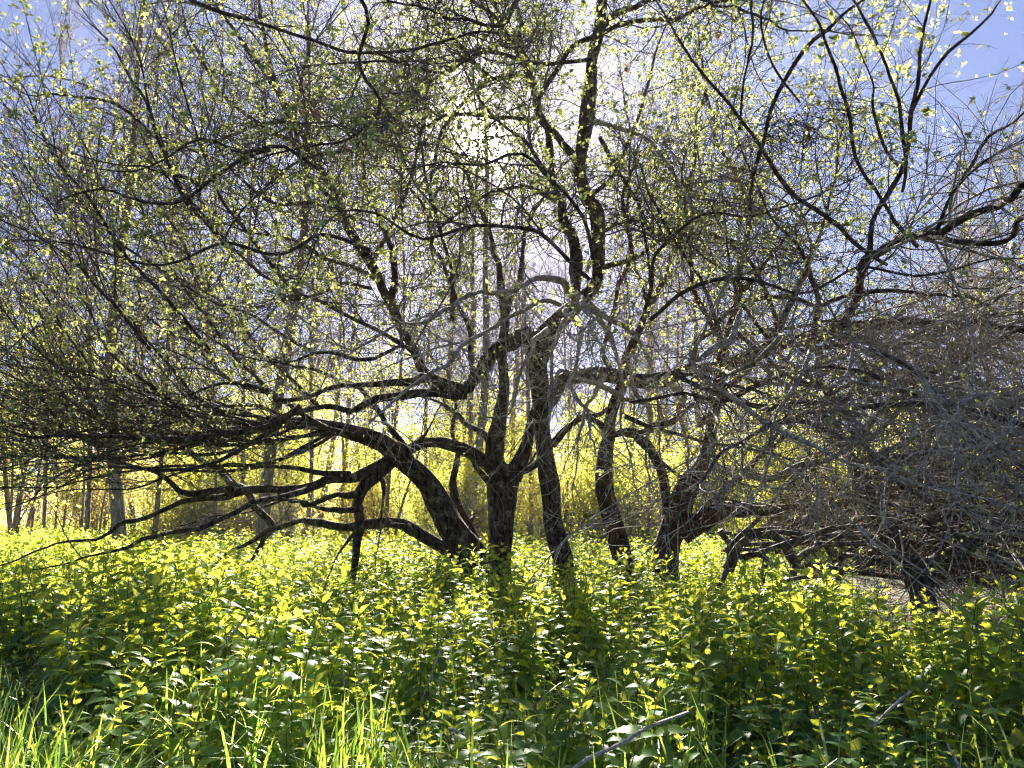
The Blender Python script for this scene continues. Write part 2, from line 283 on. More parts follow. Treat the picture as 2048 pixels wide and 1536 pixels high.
# ------------------------------------------------------------------ the old apple trees
# tree, style, depth at start and end in metres, then x,y,width triples of the limb's course as seen in the photograph
LIMBS = '''
A T 8.0 7.6 958,1160,80 955,1130,72 902,1050,57 868,985,50 832,942,46 795,912,42 762,885,36 700,864,31 640,850,27 565,838,23
A S 7.7 6.4 565,838,22 480,842,20 400,838,16 300,800,12 180,760,9 60,735,6
A S 7.8 5.6 790,915,32 740,940,28 680,958,25 600,970,22 500,973,19 430,992,17 371,1002,14 273,1037,12 176,1073,9 60,1110,6
A B 7.0 5.6 640,966,15 586,994,13 508,1014,12 430,1049,10 351,1065,9 273,1088,8 207,1108,5
A B 6.6 6.0 470,978,12 371,990,11 320,960,8 250,930,6 195,900,4
A S 6.5 4.8 600,812,15 545,845,15 488,856,15 371,866,16 273,875,15 156,878,13 59,881,8 -20,858,6
A S 7.7 6.6 560,846,18 430,880,18 332,865,20 250,848,22 176,826,20 100,798,14 -20,786,10
A S 7.2 6.0 250,885,16 130,872,19 60,850,21 -40,832,18
A B 8.0 8.4 905,1106,28 880,1090,26 842,1069,24 795,1049,22 737,1043,20 678,1049,19 600,1040,17 547,1057,14
A B 8.4 9.0 547,1055,15 520,1018,15 500,983,15 449,955,14 379,897,13 332,865,12
A B 8.4 8.0 548,1055,12 533,1075,11 520,1090,9 498,1125,5
A S 6.6 5.0 566,842,13 470,900,12 380,930,10 250,945,8 120,985,6 0,1010,4
A S 7.0 6.0 600,845,12 480,875,11 300,905,9 160,915,7 0,925,5
A B 7.0 7.2 700,948,12 640,945,11 560,935,9 470,930,7
A S 7.3 6.0 650,856,15 560,800,12 461,768,10 410,705,9 332,659,8 293,631,7 281,600,6 240,480,5 200,380,4
A S 7.0 5.4 500,855,11 420,800,9 330,720,8 250,620,7 170,500,6 110,420,4
A S 6.6 5.2 420,868,10 330,790,8 240,700,7 150,560,6 80,430,5 20,330,4
A S 6.4 5.0 330,870,10 230,780,8 140,680,7 60,560,6 -20,450,4
A S 6.4 4.8 240,878,9 150,780,7 80,700,6 10,620,5
A S 7.0 5.2 560,812,10 470,700,9 400,600,8 330,500,6 270,400,5 230,330,4
A S 6.0 5.0 150,880,8 90,800,7 30,720,5 -30,660,4
A S 7.4 6.4 640,815,11 560,740,9 500,680,8 420,590,7 350,480,6
A C 7.7 7.0 834,944,18 800,880,13 760,820,12 700,770,10 620,740,8
B T 8.3 8.3 1002,1150,42 1001,1120,43 1003,1049,52 1006,990,62 1010,951,66 1012,930,64
B T 8.3 8.4 1000,950,46 988,920,40 990,880,36 1000,830,28 1006,790,25 1008,756,24 1002,700,20 1010,640,18 1000,560,16
B C 8.4 9.0 1000,560,15 985,480,13 960,420,12 930,360,10 905,300,9
B C 8.4 9.4 1005,640,14 1040,560,12 1050,470,10 1080,400,9
B T 8.25 8.1 1022,955,42 1036,925,32 1050,895,25 1060,860,21 1072,820,20 1085,790,18
B B 8.2 8.6 1035,948,13 1073,930,12 1090,900,12 1108,881,13 1131,856,12 1166,834,12 1200,820,12
B C 8.5 9.2 990,900,15 960,862,13 930,840,11 905,820,9 870,800,7
B T 8.2 7.3 996,955,28 975,930,27 951,912,26 912,893,24 873,886,22 834,891,22 803,912,20 768,940,21 733,967,24 717,990,23 717,1018,21 719,1049,21 715,1080,19 712,1116,16 708,1150,12 704,1190,9
B B 7.45 7.3 834,891,12 842,880,9 850,868,4
B B 7.3 6.9 720,985,16 690,996,14 658,1002,13 619,1007,10 600,1003,6
B B 7.3 7.0 722,1018,15 678,1022,13 640,1018,11 600,1009,7
B B 8.0 7.8 983,970,13 968,950,11 955,925,10 950,912,7
B B 7.3 7.2 716,1060,10 700,1080,7 675,1125,4
B B 7.5 7.4 760,950,8 765,965,9 766,985,6
C T 8.0 8.0 1126,1160,38 1124,1112,38 1108,1049,36 1104,990,37 1096,944,40 1088,893,35 1082,842,33 1080,795,33 1077,756,38 1073,709,46 1084,670,44
C T 8.0 7.6 1075,715,44 1092,668,42 1130,630,34 1170,592,28 1194,560,27 1196,484,30 1192,424,33 1174,396,28 1161,355,25 1161,315,24 1172,242,29 1178,182,28 1184,121,25 1197,69,24 1203,20,22 1208,-30,20
C C 7.8 8.4 1150,618,20 1152,560,28 1149,484,28 1135,440,24 1121,404,21 1105,343,18 1089,262,17 1048,133,14 1008,61,12 980,-10,10
C C 7.6 8.3 1161,330,24 1140,305,22 1113,279,20 1081,234,18 1073,194,16 1057,141,14 1044,81,12 1034,0,12
C C 7.6 6.2 1077,195,12 1113,137,12 1145,93,12 1194,73,12 1250,48,12 1307,34,12 1363,24,10 1424,8,8 1500,0,7
C C 7.6 5.6 1205,52,16 1242,24,15 1283,6,14 1330,-6,13 1400,4,11 1480,20,9 1540,60,7
C C 7.6 6.4 1200,276,11 1242,363,10 1275,428,9 1300,500,7
C G 7.6 5.8 1180,242,10 1250,254,9 1299,279,8 1331,319,7 1363,363,6 1380,430,4
C C 8.0 7.2 1060,672,44 1040,672,40 1014,690,34 990,713,33 967,748,35 932,785,37
C C 7.2 6.7 935,785,34 897,772,34 854,746,31 834,713,28 815,674,26 799,647,25 783,610,25 765,565,24 743,533,23 715,484,24 683,424,20 662,371,17 640,335,15 610,280,15 573,234,17 561,202,18 541,161,17 509,117,14 473,73,12 440,24,10 410,-20,8
C C 6.8 7.2 571,225,13 556,161,12 537,101,12 525,48,10 515,-10,9
C C 6.7 7.3 780,600,16 788,565,16 783,505,14 767,452,12 747,404,10 731,355,9 719,315,8 715,240,6
C S 7.2 6.3 930,790,20 912,791,19 854,783,20 795,791,20 737,799,18 678,815,18 600,828,16 520,850,14 440,870,11 360,880,8
C S 7.0 6.0 850,752,22 830,760,21 787,768,17 717,768,14 639,776,12 578,800,12 539,780,10 469,768,9 380,780,7
C S 6.8 5.4 806,690,11 756,662,11 698,635,11 647,604,10 582,573,10 521,541,10 470,500,9 430,460,8 383,410,8
C O 5.5 5.0 395,436,12 363,395,12 339,343,11 307,270,11 282,218,11 266,190,10 246,153,8 226,93,6 173,40,4
C O 5.4 4.6 307,272,9 282,246,8 242,210,8 182,182,7 101,176,6 52,186,5 -10,150,4
C O 5.6 4.8 400,400,9 383,363,9 303,355,7 258,343,6 202,323,5
C C 7.0 7.4 743,577,9 691,573,8 630,590,7 540,600,6 440,640,5
C C 6.6 5.8 683,424,10 620,400,9 540,395,8 460,330,7 380,300,6
C C 6.5 5.8 573,240,10 520,248,9 470,262,8 420,290,6 380,330,5
C C 6.6 5.6 700,300,8 640,315,8 560,350,7 500,400,6 450,460,5
C C 7.2 6.2 905,640,10 900,560,9 880,470,8 860,400,8 840,300,6 830,200,5
C C 7.8 6.6 1060,240,9 980,232,9 900,235,8 830,250,7 760,235,6
C C 7.9 6.8 1044,80,9 960,100,9 880,150,8 800,200,7 740,260,6
C C 7.8 7.4 1066,174,9 1006,61,9 960,20,8 900,-10,7
C C 7.6 6.8 985,161,9 937,109,9 889,57,9 840,10,8
C C 7.2 7.8 950,770,15 940,680,11 910,590,10 870,500,9 850,430,8 800,350,7
C C 7.6 6.8 1035,150,9 985,161,9 930,200,8 870,300,7 860,400,6
C C 7.9 7.0 1121,404,12 1060,380,10 1000,385,9 930,420,8 870,470,6
C C 7.7 6.4 1196,470,10 1240,440,9 1290,445,8 1350,470,7 1400,520,6
C G 7.5 4.6 1160,597,15 1121,573,14 1077,557,12 1006,581,11 965,581,9 905,606,9 854,639,8 803,651,7 737,678,6 678,690,4
C G 7.4 4.8 1120,610,11 1080,600,10 1020,630,9 975,662,9 932,682,9 905,717,9 854,748,8 795,795,7 740,840,5
C G 7.4 5.0 1140,590,14 1161,597,14 1170,620,13 1182,643,9 1186,680,6
C G 7.4 5.2 1130,620,12 1150,660,10 1140,760,9 1165,830,7 1195,880,5
C T 7.9 7.4 1085,800,20 1096,810,25 1112,776,27 1131,756,25 1160,752,28 1209,748,30 1256,756,27 1315,764,25 1373,742,24 1452,733,26 1510,709,26 1569,686,26 1627,674,22
C R 7.0 4.6 1627,674,22 1690,655,21 1754,651,22 1838,644,21 1923,644,19 2000,655,17 2080,670,16
C R 7.0 5.2 1627,680,16 1700,672,14 1780,690,14 1860,665,13 1950,640,12 2060,630,10
C T 7.2 5.2 1600,682,20 1660,655,21 1695,630,20 1712,600,19 1720,560,16 1735,520,16
C R 5.2 3.4 1716,540,12 1733,512,17 1765,498,18 1813,476,20 1874,464,19 1902,448,17 1943,428,18 1991,408,19 2080,355,18
C O 4.4 3.4 1840,474,14 1934,472,15 1995,478,15 2070,450,16
C O 4.4 3.6 1874,462,10 1898,392,9 1934,323,9 1971,279,9 2060,232,7
C O 4.9 3.5 1834,493,11 1797,444,12 1773,404,11 1741,343,10 1708,266,11 1688,214,11 1672,161,10 1652,105,10 1640,57,9 1603,0,8 1580,-30,7
C O 4.2 3.6 1805,384,7 1813,335,8 1805,262,9 1789,178,9 1761,117,9 1725,52,10 1685,-20,9
C O 4.9 3.7 1740,500,14 1749,444,13 1773,396,14 1793,323,14 1813,250,14 1830,182,12 1842,113,11 1874,0,9 1880,-20,8
C O 4.2 3.3 1818,235,10 1874,133,10 1922,85,9 1975,36,8 2025,-10,7
C O 4.4 3.6 1795,330,8 1765,290,9 1757,230,8 1762,150,6
C O 5.2 3.9 1773,529,10 1692,480,12 1632,424,12 1571,367,13 1523,315,12 1482,258,11 1450,194,11 1410,140,9 1371,81,8 1340,20,6
C O 5.4 4.6 1500,420,10 1510,343,9 1535,258,10 1551,214,11 1583,149,12 1620,89,12 1660,60,11 1692,30,8
C O 4.4 3.8 1478,260,7 1490,170,8 1515,90,8 1505,0,7
C O 4.6 3.8 1600,205,6 1545,130,7 1520,40,7 1530,-20,5
C O 4.0 3.5 1900,390,8 1960,330,6 2020,300,5 2070,280,4
D T 7.8 7.8 1247,1160,38 1245,1120,37 1233,1069,36 1217,1010,36 1209,951,34 1211,912,33 1217,873,27 1219,842,23 1232,800,21 1245,762,20
D C 7.8 8.2 1245,762,19 1270,690,17 1300,620,15 1340,520,14 1372,420,12 1390,300,10 1400,230,8
D B 7.8 8.2 1216,858,14 1190,842,11 1162,834,10 1131,858,11 1105,884,9
D B 7.8 7.4 1225,870,15 1252,862,14 1284,866,15 1307,850,14 1334,842,14 1370,820,12
D C 7.9 7.0 1240,770,14 1210,700,12 1225,600,11 1260,500,9 1250,400,8
D G 7.6 6.4 1240,790,12 1180,760,10 1130,740,8 1110,780,6
E T 7.3 7.2 1318,1180,58 1327,1139,50 1336,1088,44 1354,1037,46 1370,990,45 1389,951,40 1412,912,32 1420,866,27 1428,819,23 1436,764,21 1450,700,18
E T 7.3 7.5 1336,1060,18 1332,1010,18 1327,959,18 1311,920,17 1299,889,15 1276,873,13 1250,868,12
E C 7.2 7.6 1450,700,18 1470,600,16 1490,500,14 1500,420,12 1460,330,10 1436,275,9 1420,202,9 1404,105,8
E C 7.2 6.6 1450,690,13 1400,600,11 1380,500,9 1370,400,7
E B 7.2 6.8 1366,1075,31 1412,1043,28 1452,1026,27 1510,1026,25 1588,1028,23 1666,1014,24 1715,1008,18
E B 7.2 7.0 1395,1050,17 1412,1018,18 1444,983,19 1475,951,16 1514,920,12 1553,881,10 1590,840,8
E B 7.2 7.4 1350,1045,14 1385,1032,14 1415,1020,14 1440,1022,12
E B 7.2 7.4 1440,985,11 1490,945,11 1520,905,10 1590,830,9 1640,760,8
E C 7.2 6.2 1440,780,15 1500,740,14 1560,650,13 1600,560,12 1640,470,10 1660,380,8
E G 6.6 4.6 1425,925,13 1445,942,15 1471,948,16 1530,950,17 1588,944,16 1639,928,14 1674,909,12 1712,888,11 1754,862,10 1817,812,11 1881,790,11 1923,757,10 1949,723,9 1987,689,8 2040,660,6
E G 5.6 4.4 1480,625,9 1471,639,10 1452,686,14 1405,721,14 1389,727,9 1389,700,8 1405,670,7 1420,620,6
E G 5.6 4.2 1389,725,9 1400,735,9 1444,745,9 1491,733,9 1530,702,7 1549,674,5
E G 5.6 4.0 1380,700,8 1389,737,9 1432,784,10 1475,811,12 1530,834,11 1588,862,11 1647,885,10 1700,916,8 1775,955,6
E G 5.2 4.4 1690,600,6 1700,660,8 1695,727,8 1682,761,9 1657,782,8 1652,799,8 1678,824,8 1712,833,7 1760,850,5
E G 5.4 4.6 1620,700,8 1600,780,9 1560,840,8 1540,900,6
F T 6.0 6.6 1858,1225,26 1851,1205,34 1830,1159,42 1796,1099,42 1762,1044,38 1737,1002,36 1720,960,32 1707,930,26 1690,896,22 1672,850,18
F T 6.0 5.2 1839,1150,28 1881,1120,30 1923,1099,30 1966,1072,28 2025,1070,24 2090,1076,24
F B 5.6 5.8 1960,1080,26 1985,1050,24 2003,1032,22 2025,1002,18 2050,970,14
F R 6.2 4.4 1682,985,8 1754,998,9 1817,1019,10 1881,1040,10 1944,1074,9 2008,1116,7 2060,1150,5
F G 4.8 4.0 2080,775,9 2048,788,8 1987,795,7 1923,816,6 1902,845,5
F G 4.8 4.0 2100,884,9 2048,888,8 1987,896,8 1923,909,7 1860,912,5
F G 4.8 4.2 1825,720,8 1839,757,10 1868,820,12 1893,871,14 1906,922,11 1910,1002,5
F R 6.8 5.0 1690,900,16 1760,820,14 1850,760,12 1950,700,10 2060,640,8
F R 6.8 5.4 1700,930,14 1780,900,12 1880,850,11 1980,830,9 2070,840,7
F R 7.0 6.2 1720,970,13 1800,930,12 1900,920,11 2000,930,9 2080,960,7
F R 7.0 6.4 1672,850,14 1700,780,12 1780,700,11 1880,640,9 2000,560,8
F R 7.0 7.0 1672,850,12 1640,780,11 1560,740,10 1480,730,8
F B 7.6 7.4 1455,1139,22 1470,1115,18 1483,1100,17 1510,1069,15 1549,1065,18 1573,1092,22 1584,1123,21 1580,1150,20
F B 7.5 7.4 1480,1115,9 1505,1103,11 1528,1110,13 1536,1135,14 1534,1165,13
F B 7.2 7.4 1585,1150,15 1597,1116,14 1635,1087,13 1678,1053,12 1730,1010,10
F B 7.8 7.8 1610,1035,12 1630,1062,13 1650,1092,14 1668,1125,16 1672,1160,16
F B 8.0 7.8 1440,1061,12 1452,1080,12 1458,1095,13 1452,1127,12 1446,1150,12
F B 7.4 7.6 1452,1100,8 1480,1070,10 1506,1045,9 1540,1010,7 1580,960,6
F B 7.2 7.6 1500,1062,8 1580,1058,9 1660,1062,8 1740,1050,6
F B 6.8 7.2 1560,1165,8 1610,1150,8 1680,1150,9 1740,1135,8 1800,1130,6
F B 7.6 7.2 1580,1090,8 1640,1075,8 1700,1062,8 1760,1045,6
F R 6.4 6.0 1880,1115,14 1850,1020,12 1840,950,11 1850,880,10 1880,800,8
F R 6.0 5.4 1960,1075,14 1940,980,12 1960,900,11 2010,830,9 2060,760,7
K T 9.2 9.4 948,1120,30 945,1080,26 935,1052,24 922,1030,24 912,1000,18 905,965,15 912,930,13 918,900,10
K B 9.2 9.4 935,1052,12 943,1040,9 948,1030,5 950,1022,3
K C 9.3 10 918,900,10 900,860,9 905,800,8 890,740,6
'''
# near limbs hanging in from the crown above the camera
LIMBS += '''
C C 4.2 4.6 330,-30,10 420,30,10 520,60,9 640,90,9 760,110,8 880,90,7 980,60,6
C C 4.0 4.4 700,-40,10 740,40,9 720,120,8 760,200,8 700,280,7 620,300,6
C C 4.4 4.0 1180,560,10 1080,470,10 960,440,9 860,470,8 760,430,7 680,440,5
C C 4.6 4.0 1190,540,9 1160,430,9 1090,350,8 1040,300,8 960,330,7
C O 5.0 4.2 540,300,10 460,330,10 380,380,9 300,400,8 200,380,7 120,400,5
C C 5.0 4.4 740,500,10 640,470,9 540,500,8 440,480,7 340,520,6 240,500,5
C O 4.8 4.2 640,340,9 560,290,9 480,300,8 400,270,7 310,300,6
C C 6.0 5.0 1180,120,9 1080,130,9 980,100,8 880,140,7 780,120,6
C C 6.6 5.6 870,780,12 820,700,10 740,720,9 640,700,8 560,720,7 470,700,6
C C 5.2 4.4 1300,640,9 1380,580,9 1480,560,9 1600,580,8 1720,540,7 1840,560,6
C C 6.4 5.6 1290,620,9 1330,500,8 1400,430,8 1500,440,7 1600,400,6
C C 5.0 4.2 1050,-30,10 1000,50,9 930,40,8 850,20,7
C S 5.6 4.6 420,700,10 330,600,9 230,500,8 160,380,7 90,280,6 40,180,5
C S 5.2 4.4 300,700,9 220,600,8 140,520,7 60,470,6 -20,440,5
C S 6.4 5.4 620,700,10 520,640,9 420,600,8 300,520,7 200,440,6
C R 7.0 4.0 1400,850,12 1450,800,11 1540,760,10 1680,740,10 1800,780,9 1920,850,8 2060,950,7
C R 7.6 4.4 1373,742,12 1420,660,12 1500,600,10 1640,600,9 1780,580,9 1920,600,8 2060,570,7
F R 5.4 4.8 1700,860,11 1800,960,10 1900,1010,9 2000,1060,8 2070,1120,7
F R 5.6 4.4 1680,820,10 1780,800,10 1900,800,10 2080,860,9
F R 6.0 5.0 1690,880,10 1600,840,10 1520,860,9 1450,900,8 1400,960,6
F R 5.2 4.4 1740,700,10 1830,740,10 1940,850,9 2060,1000,7
F R 6.8 6.0 1760,900,14 1840,990,13 1900,1060,12 2060,1130,10
F R 7.0 6.2 1740,880,12 1640,760,11 1560,700,10 1500,620,8
F R 7.2 7.2 1740,760,12 1800,640,11 1900,580,10 2050,520,8
'''
LIMBS += '''
C G 7.6 7.0 1160,600,12 1200,640,10 1230,720,8 1240,800,7 1250,880,5
C G 7.4 6.4 1180,610,12 1240,650,10 1290,700,8 1310,780,7 1320,860,5
C G 7.6 7.0 1210,748,12 1180,790,9 1160,850,7 1150,900,5
C G 7.4 6.6 1260,755,12 1280,820,9 1290,890,6
C G 7.3 6.2 1330,755,13 1360,800,10 1370,880,7 1375,940,5
C G 7.2 6.0 1400,740,13 1420,800,10 1430,870,7
C G 7.6 6.6 1095,660,12 1060,700,9 1030,760,7 1020,830,5
C G 7.5 6.2 1130,640,12 1110,700,9 1100,770,7 1090,840,5
C G 7.0 5.8 1500,712,13 1560,760,11 1640,840,9 1700,940,7 1740,1040,5
C G 6.8 5.2 1600,680,13 1680,740,11 1780,830,9 1860,930,7 1900,1010,5
C G 6.2 4.6 1720,650,12 1800,720,10 1900,780,9 2000,880,7 2060,980,5
C C 7.6 7.0 1194,540,14 1260,520,11 1330,480,9 1420,470,8 1500,500,6
C C 7.7 7.4 1174,396,12 1230,350,10 1270,260,9 1300,160,7 1320,60,5
C C 7.9 7.8 1115,380,11 1060,300,9 1010,250,8 950,180,7 900,60,5
C C 7.4 7.0 743,533,13 790,440,10 830,330,9 850,200,7 860,80,5
C C 7.0 6.6 683,424,12 620,330,9 600,220,8 620,100,7 610,-10,5
C C 6.9 6.4 620,300,11 520,250,9 430,180,8 370,80,6 350,-20,5
C C 7.2 6.4 763,565,12 690,520,9 610,480,8 540,470,7 450,440,5
C S 6.0 5.0 600,600,10 500,480,8 420,350,7 370,200,6 340,60,5
C S 5.8 5.0 470,520,9 380,400,7 310,250,6 280,100,5
C C 7.4 6.4 1440,740,14 1430,640,11 1400,560,9 1340,470,8 1290,380,6
C C 7.0 6.4 1560,690,13 1540,600,10 1500,520,9 1440,440,7 1400,340,5
C C 6.4 5.4 1627,674,13 1640,580,11 1600,500,9 1540,430,7 1500,330,5
E C 7.2 6.6 1470,600,12 1540,520,10 1600,450,8 1650,380,6
D C 8.0 8.2 1300,620,11 1270,520,9 1250,400,8 1260,280,6 1240,180,5
'''
LIMBS += '''
F N 7.7 7.8 1720,1051,12 1798,1060,11 1876,1042,9 1955,1021,7 2033,1041,5
F N 8.6 7.6 1719,949,12 1802,969,11 1886,998,9 1969,1003,7 2053,1031,5
F N 8.1 7.1 1756,999,12 1849,972,11 1943,936,9 2036,886,7 2130,823,5
F N 8.0 7.0 1750,1052,12 1853,1085,11 1957,1092,9 2061,1119,7 2165,1128,5
F N 6.7 5.8 1736,924,12 1820,908,11 1905,897,9 1990,891,7 2074,862,5
F N 7.7 7.2 1763,989,12 1843,954,11 1923,948,9 2004,898,7 2084,861,5
F N 8.0 6.8 1779,941,12 1855,942,11 1931,921,9 2007,927,7 2084,932,5
F N 6.8 7.4 1724,972,12 1808,977,11 1892,975,9 1976,960,7 2060,985,5
F N 7.4 6.4 1744,1096,12 1809,1112,11 1875,1109,9 1941,1117,7 2007,1123,5
F N 7.1 7.1 1725,1029,12 1786,964,11 1848,922,9 1910,900,7 1972,879,5
F N 8.0 7.0 1723,939,12 1831,914,11 1940,878,9 2049,878,7 2158,854,5
F N 8.3 7.6 1739,1064,12 1833,1050,11 1927,1029,9 2021,981,7 2115,951,5
F N 8.6 8.0 1728,1011,12 1814,985,11 1900,980,9 1986,982,7 2072,957,5
F N 6.7 7.3 1770,934,12 1861,935,11 1952,920,9 2044,922,7 2135,927,5
F N 6.6 5.9 1697,1073,12 1775,1068,11 1853,1078,9 1932,1067,7 2010,1057,5
F N 7.1 6.8 1798,1052,12 1897,1031,11 1996,1018,9 2096,990,7 2195,935,5
F N 8.5 8.5 1488,1090,9 1555,1088,8 1599,1085,6 1676,1085,4
F N 9.2 9.2 1477,1116,9 1555,1080,8 1625,1053,6 1687,1030,4
F N 8.8 8.8 1450,1064,9 1497,1072,8 1571,1043,6 1622,1051,4
F N 8.9 8.9 1441,1104,9 1497,1095,8 1571,1082,6 1637,1060,4
F N 9.4 9.4 1524,1064,9 1570,1024,8 1647,1037,6 1727,1023,4
F N 9.1 9.1 1476,1064,9 1549,1063,8 1610,1041,6 1663,1014,4
'''
LIMBS += '''
A S 7.6 5.4 675,858,9 544,924,8.7 404,942,7.4 308,952,6.1 116,986,4.8 -35,1019,3.5
A S 7.6 4.4 717,870,9 583,849,8.7 441,824,7.4 288,786,6.1 172,747,4.8 32,711,3.5
A S 7.6 5.1 581,840,9 472,899,8.7 351,900,7.4 237,925,6.1 100,918,4.8 2,945,3.5
A S 7.6 5.9 610,845,9 493,884,8.7 393,876,7.4 235,849,6.1 160,828,4.8 48,801,3.5
A S 7.6 6.3 661,855,9 534,835,8.7 429,793,7.4 298,771,6.1 136,729,4.8 -20,700,3.5
A S 7.6 5.0 579,840,9 460,826,8.7 342,850,7.4 229,864,6.1 129,885,4.8 51,910,3.5
A S 7.6 5.3 659,855,9 528,888,8.7 392,849,7.4 262,811,6.1 135,781,4.8 -4,721,3.5
A S 7.6 5.0 578,840,9 473,852,8.7 354,878,7.4 233,907,6.1 111,953,4.8 37,1015,3.5
A S 7.6 6.3 564,838,9 465,872,8.7 342,874,7.4 269,896,6.1 131,918,4.8 24,941,3.5
A S 7.6 5.0 681,859,9 560,923,8.7 399,931,7.4 277,936,6.1 141,962,4.8 -10,987,3.5
A S 7.6 5.7 678,859,9 549,888,8.7 392,882,7.4 293,885,6.1 183,865,4.8 31,874,3.5
A S 7.6 6.3 673,858,9 548,853,8.7 415,856,7.4 275,825,6.1 131,827,4.8 40,815,3.5
A S 7.6 5.1 603,844,9 482,814,8.7 373,815,7.4 277,784,6.1 95,776,4.8 34,777,3.5
E M 6.2 4.9 1259,804,9 1343,797,8 1427,807,6.8 1512,810,5.6 1596,801,4.4
F M 6.2 6.1 1358,754,9 1436,780,8 1516,804,6.8 1600,815,5.6 1685,816,4.4
E M 6.8 6.5 1251,833,9 1330,857,8 1412,876,6.8 1495,892,5.6 1573,919,4.4
E M 6.7 6.4 1469,662,9 1532,708,8 1594,756,6.8 1663,797,5.6 1715,852,4.4
E M 7.6 7.5 1822,807,9 1872,863,8 1921,920,6.8 1959,982,5.6 2007,1040,4.4
F M 7.8 7.2 1639,662,9 1714,694,8 1792,722,6.8 1856,768,5.6 1903,826,4.4
F M 6.6 5.6 1278,752,9 1362,752,8 1444,773,6.8 1527,786,5.6 1603,817,4.4
F M 6.6 5.3 1417,776,9 1493,805,8 1575,824,6.8 1656,847,5.6 1729,882,4.4
E M 7.7 7.1 1744,788,9 1818,754,8 1895,725,6.8 1970,691,5.6 2050,669,4.4
F M 6.6 5.9 1813,705,9 1894,725,8 1965,763,6.8 2041,794,5.6 2105,840,4.4
F M 7.0 6.3 1445,745,9 1525,766,8 1610,772,6.8 1688,801,5.6 1763,833,4.4
F M 6.9 6.7 1816,671,9 1898,688,8 1978,711,6.8 2059,734,5.6 2126,776,4.4
E M 6.2 5.8 1724,766,9 1803,789,8 1872,831,6.8 1938,875,5.6 2008,915,4.4
F M 6.5 6.2 1270,876,9 1328,927,8 1398,966,6.8 1475,995,5.6 1559,1008,4.4
E M 7.1 6.2 1603,702,9 1686,690,8 1766,667,6.8 1848,647,5.6 1927,621,4.4
E M 6.7 6.1 1687,645,9 1771,655,8 1856,654,6.8 1940,645,5.6 2025,644,4.4
F M 7.1 5.8 1795,796,9 1879,795,8 1964,803,6.8 2049,808,5.6 2133,804,4.4
F M 7.4 7.5 1439,695,9 1516,666,8 1600,656,6.8 1681,635,5.6 1756,602,4.4
F M 7.4 6.2 1671,779,9 1751,756,8 1835,744,6.8 1913,716,5.6 1985,680,4.4
F M 7.3 7.4 1609,669,9 1689,692,8 1754,737,6.8 1804,794,5.6 1836,858,4.4
'''
LIMBS += '''
F N 6.4 6.1 1628,1070,11 1692,1051,10 1757,1050,8.2 1822,1028,6.4 1887,1000,4.6
F N 6.6 6.0 1492,1073,11 1583,1063,10 1674,1064,8.2 1765,1048,6.4 1856,1019,4.6
F N 8.1 7.7 1781,1107,11 1866,1117,10 1951,1145,8.2 2037,1156,6.4 2122,1165,4.6
F N 6.6 7.0 1640,1133,11 1715,1141,10 1791,1143,8.2 1867,1154,6.4 1943,1144,4.6
F N 8.5 7.9 1645,1146,11 1702,1103,10 1760,1059,8.2 1818,1024,6.4 1875,1003,4.6
F N 7.4 6.8 1649,1073,11 1712,1069,10 1776,1056,8.2 1840,1030,6.4 1904,1000,4.6
F N 7.0 7.5 1842,1123,11 1922,1141,10 2002,1165,8.2 2083,1164,6.4 2163,1165,4.6
F N 6.5 5.6 1693,1110,11 1790,1133,10 1888,1150,8.2 1985,1165,6.4 2083,1165,4.6
F N 6.4 6.4 1527,1104,11 1623,1077,10 1719,1060,8.2 1815,1056,6.4 1911,1060,4.6
F N 6.6 7.0 1631,1087,11 1712,1096,10 1793,1100,8.2 1874,1089,6.4 1955,1073,4.6
F N 8.4 7.5 1486,1116,11 1573,1091,10 1661,1086,8.2 1749,1089,6.4 1836,1060,4.6
F N 7.8 8.4 1807,1090,11 1879,1090,10 1952,1079,8.2 2024,1043,6.4 2097,1018,4.6
F N 8.9 9.3 1551,1102,11 1643,1077,10 1735,1075,8.2 1828,1059,6.4 1920,1058,4.6
F N 8.5 8.5 1767,1120,11 1876,1095,10 1985,1058,8.2 2094,1061,6.4 2203,1055,4.6
F N 6.9 6.6 1828,1063,11 1902,1034,10 1976,1033,8.2 2050,1023,6.4 2124,1021,4.6
F N 7.8 7.2 1764,1082,11 1828,1076,10 1892,1106,8.2 1957,1135,6.4 2021,1148,4.6
F N 8.0 8.0 1824,1118,11 1887,1096,10 1951,1073,8.2 2015,1078,6.4 2079,1057,4.6
F N 7.6 7.0 1694,1145,11 1774,1117,10 1855,1081,8.2 1936,1051,6.4 2017,1023,4.6
F N 6.7 6.0 1737,1107,11 1812,1085,10 1887,1058,8.2 1962,1050,6.4 2037,1015,4.6
F N 8.0 8.5 1606,1132,11 1653,1130,10 1701,1133,8.2 1749,1126,6.4 1797,1150,4.6
'''
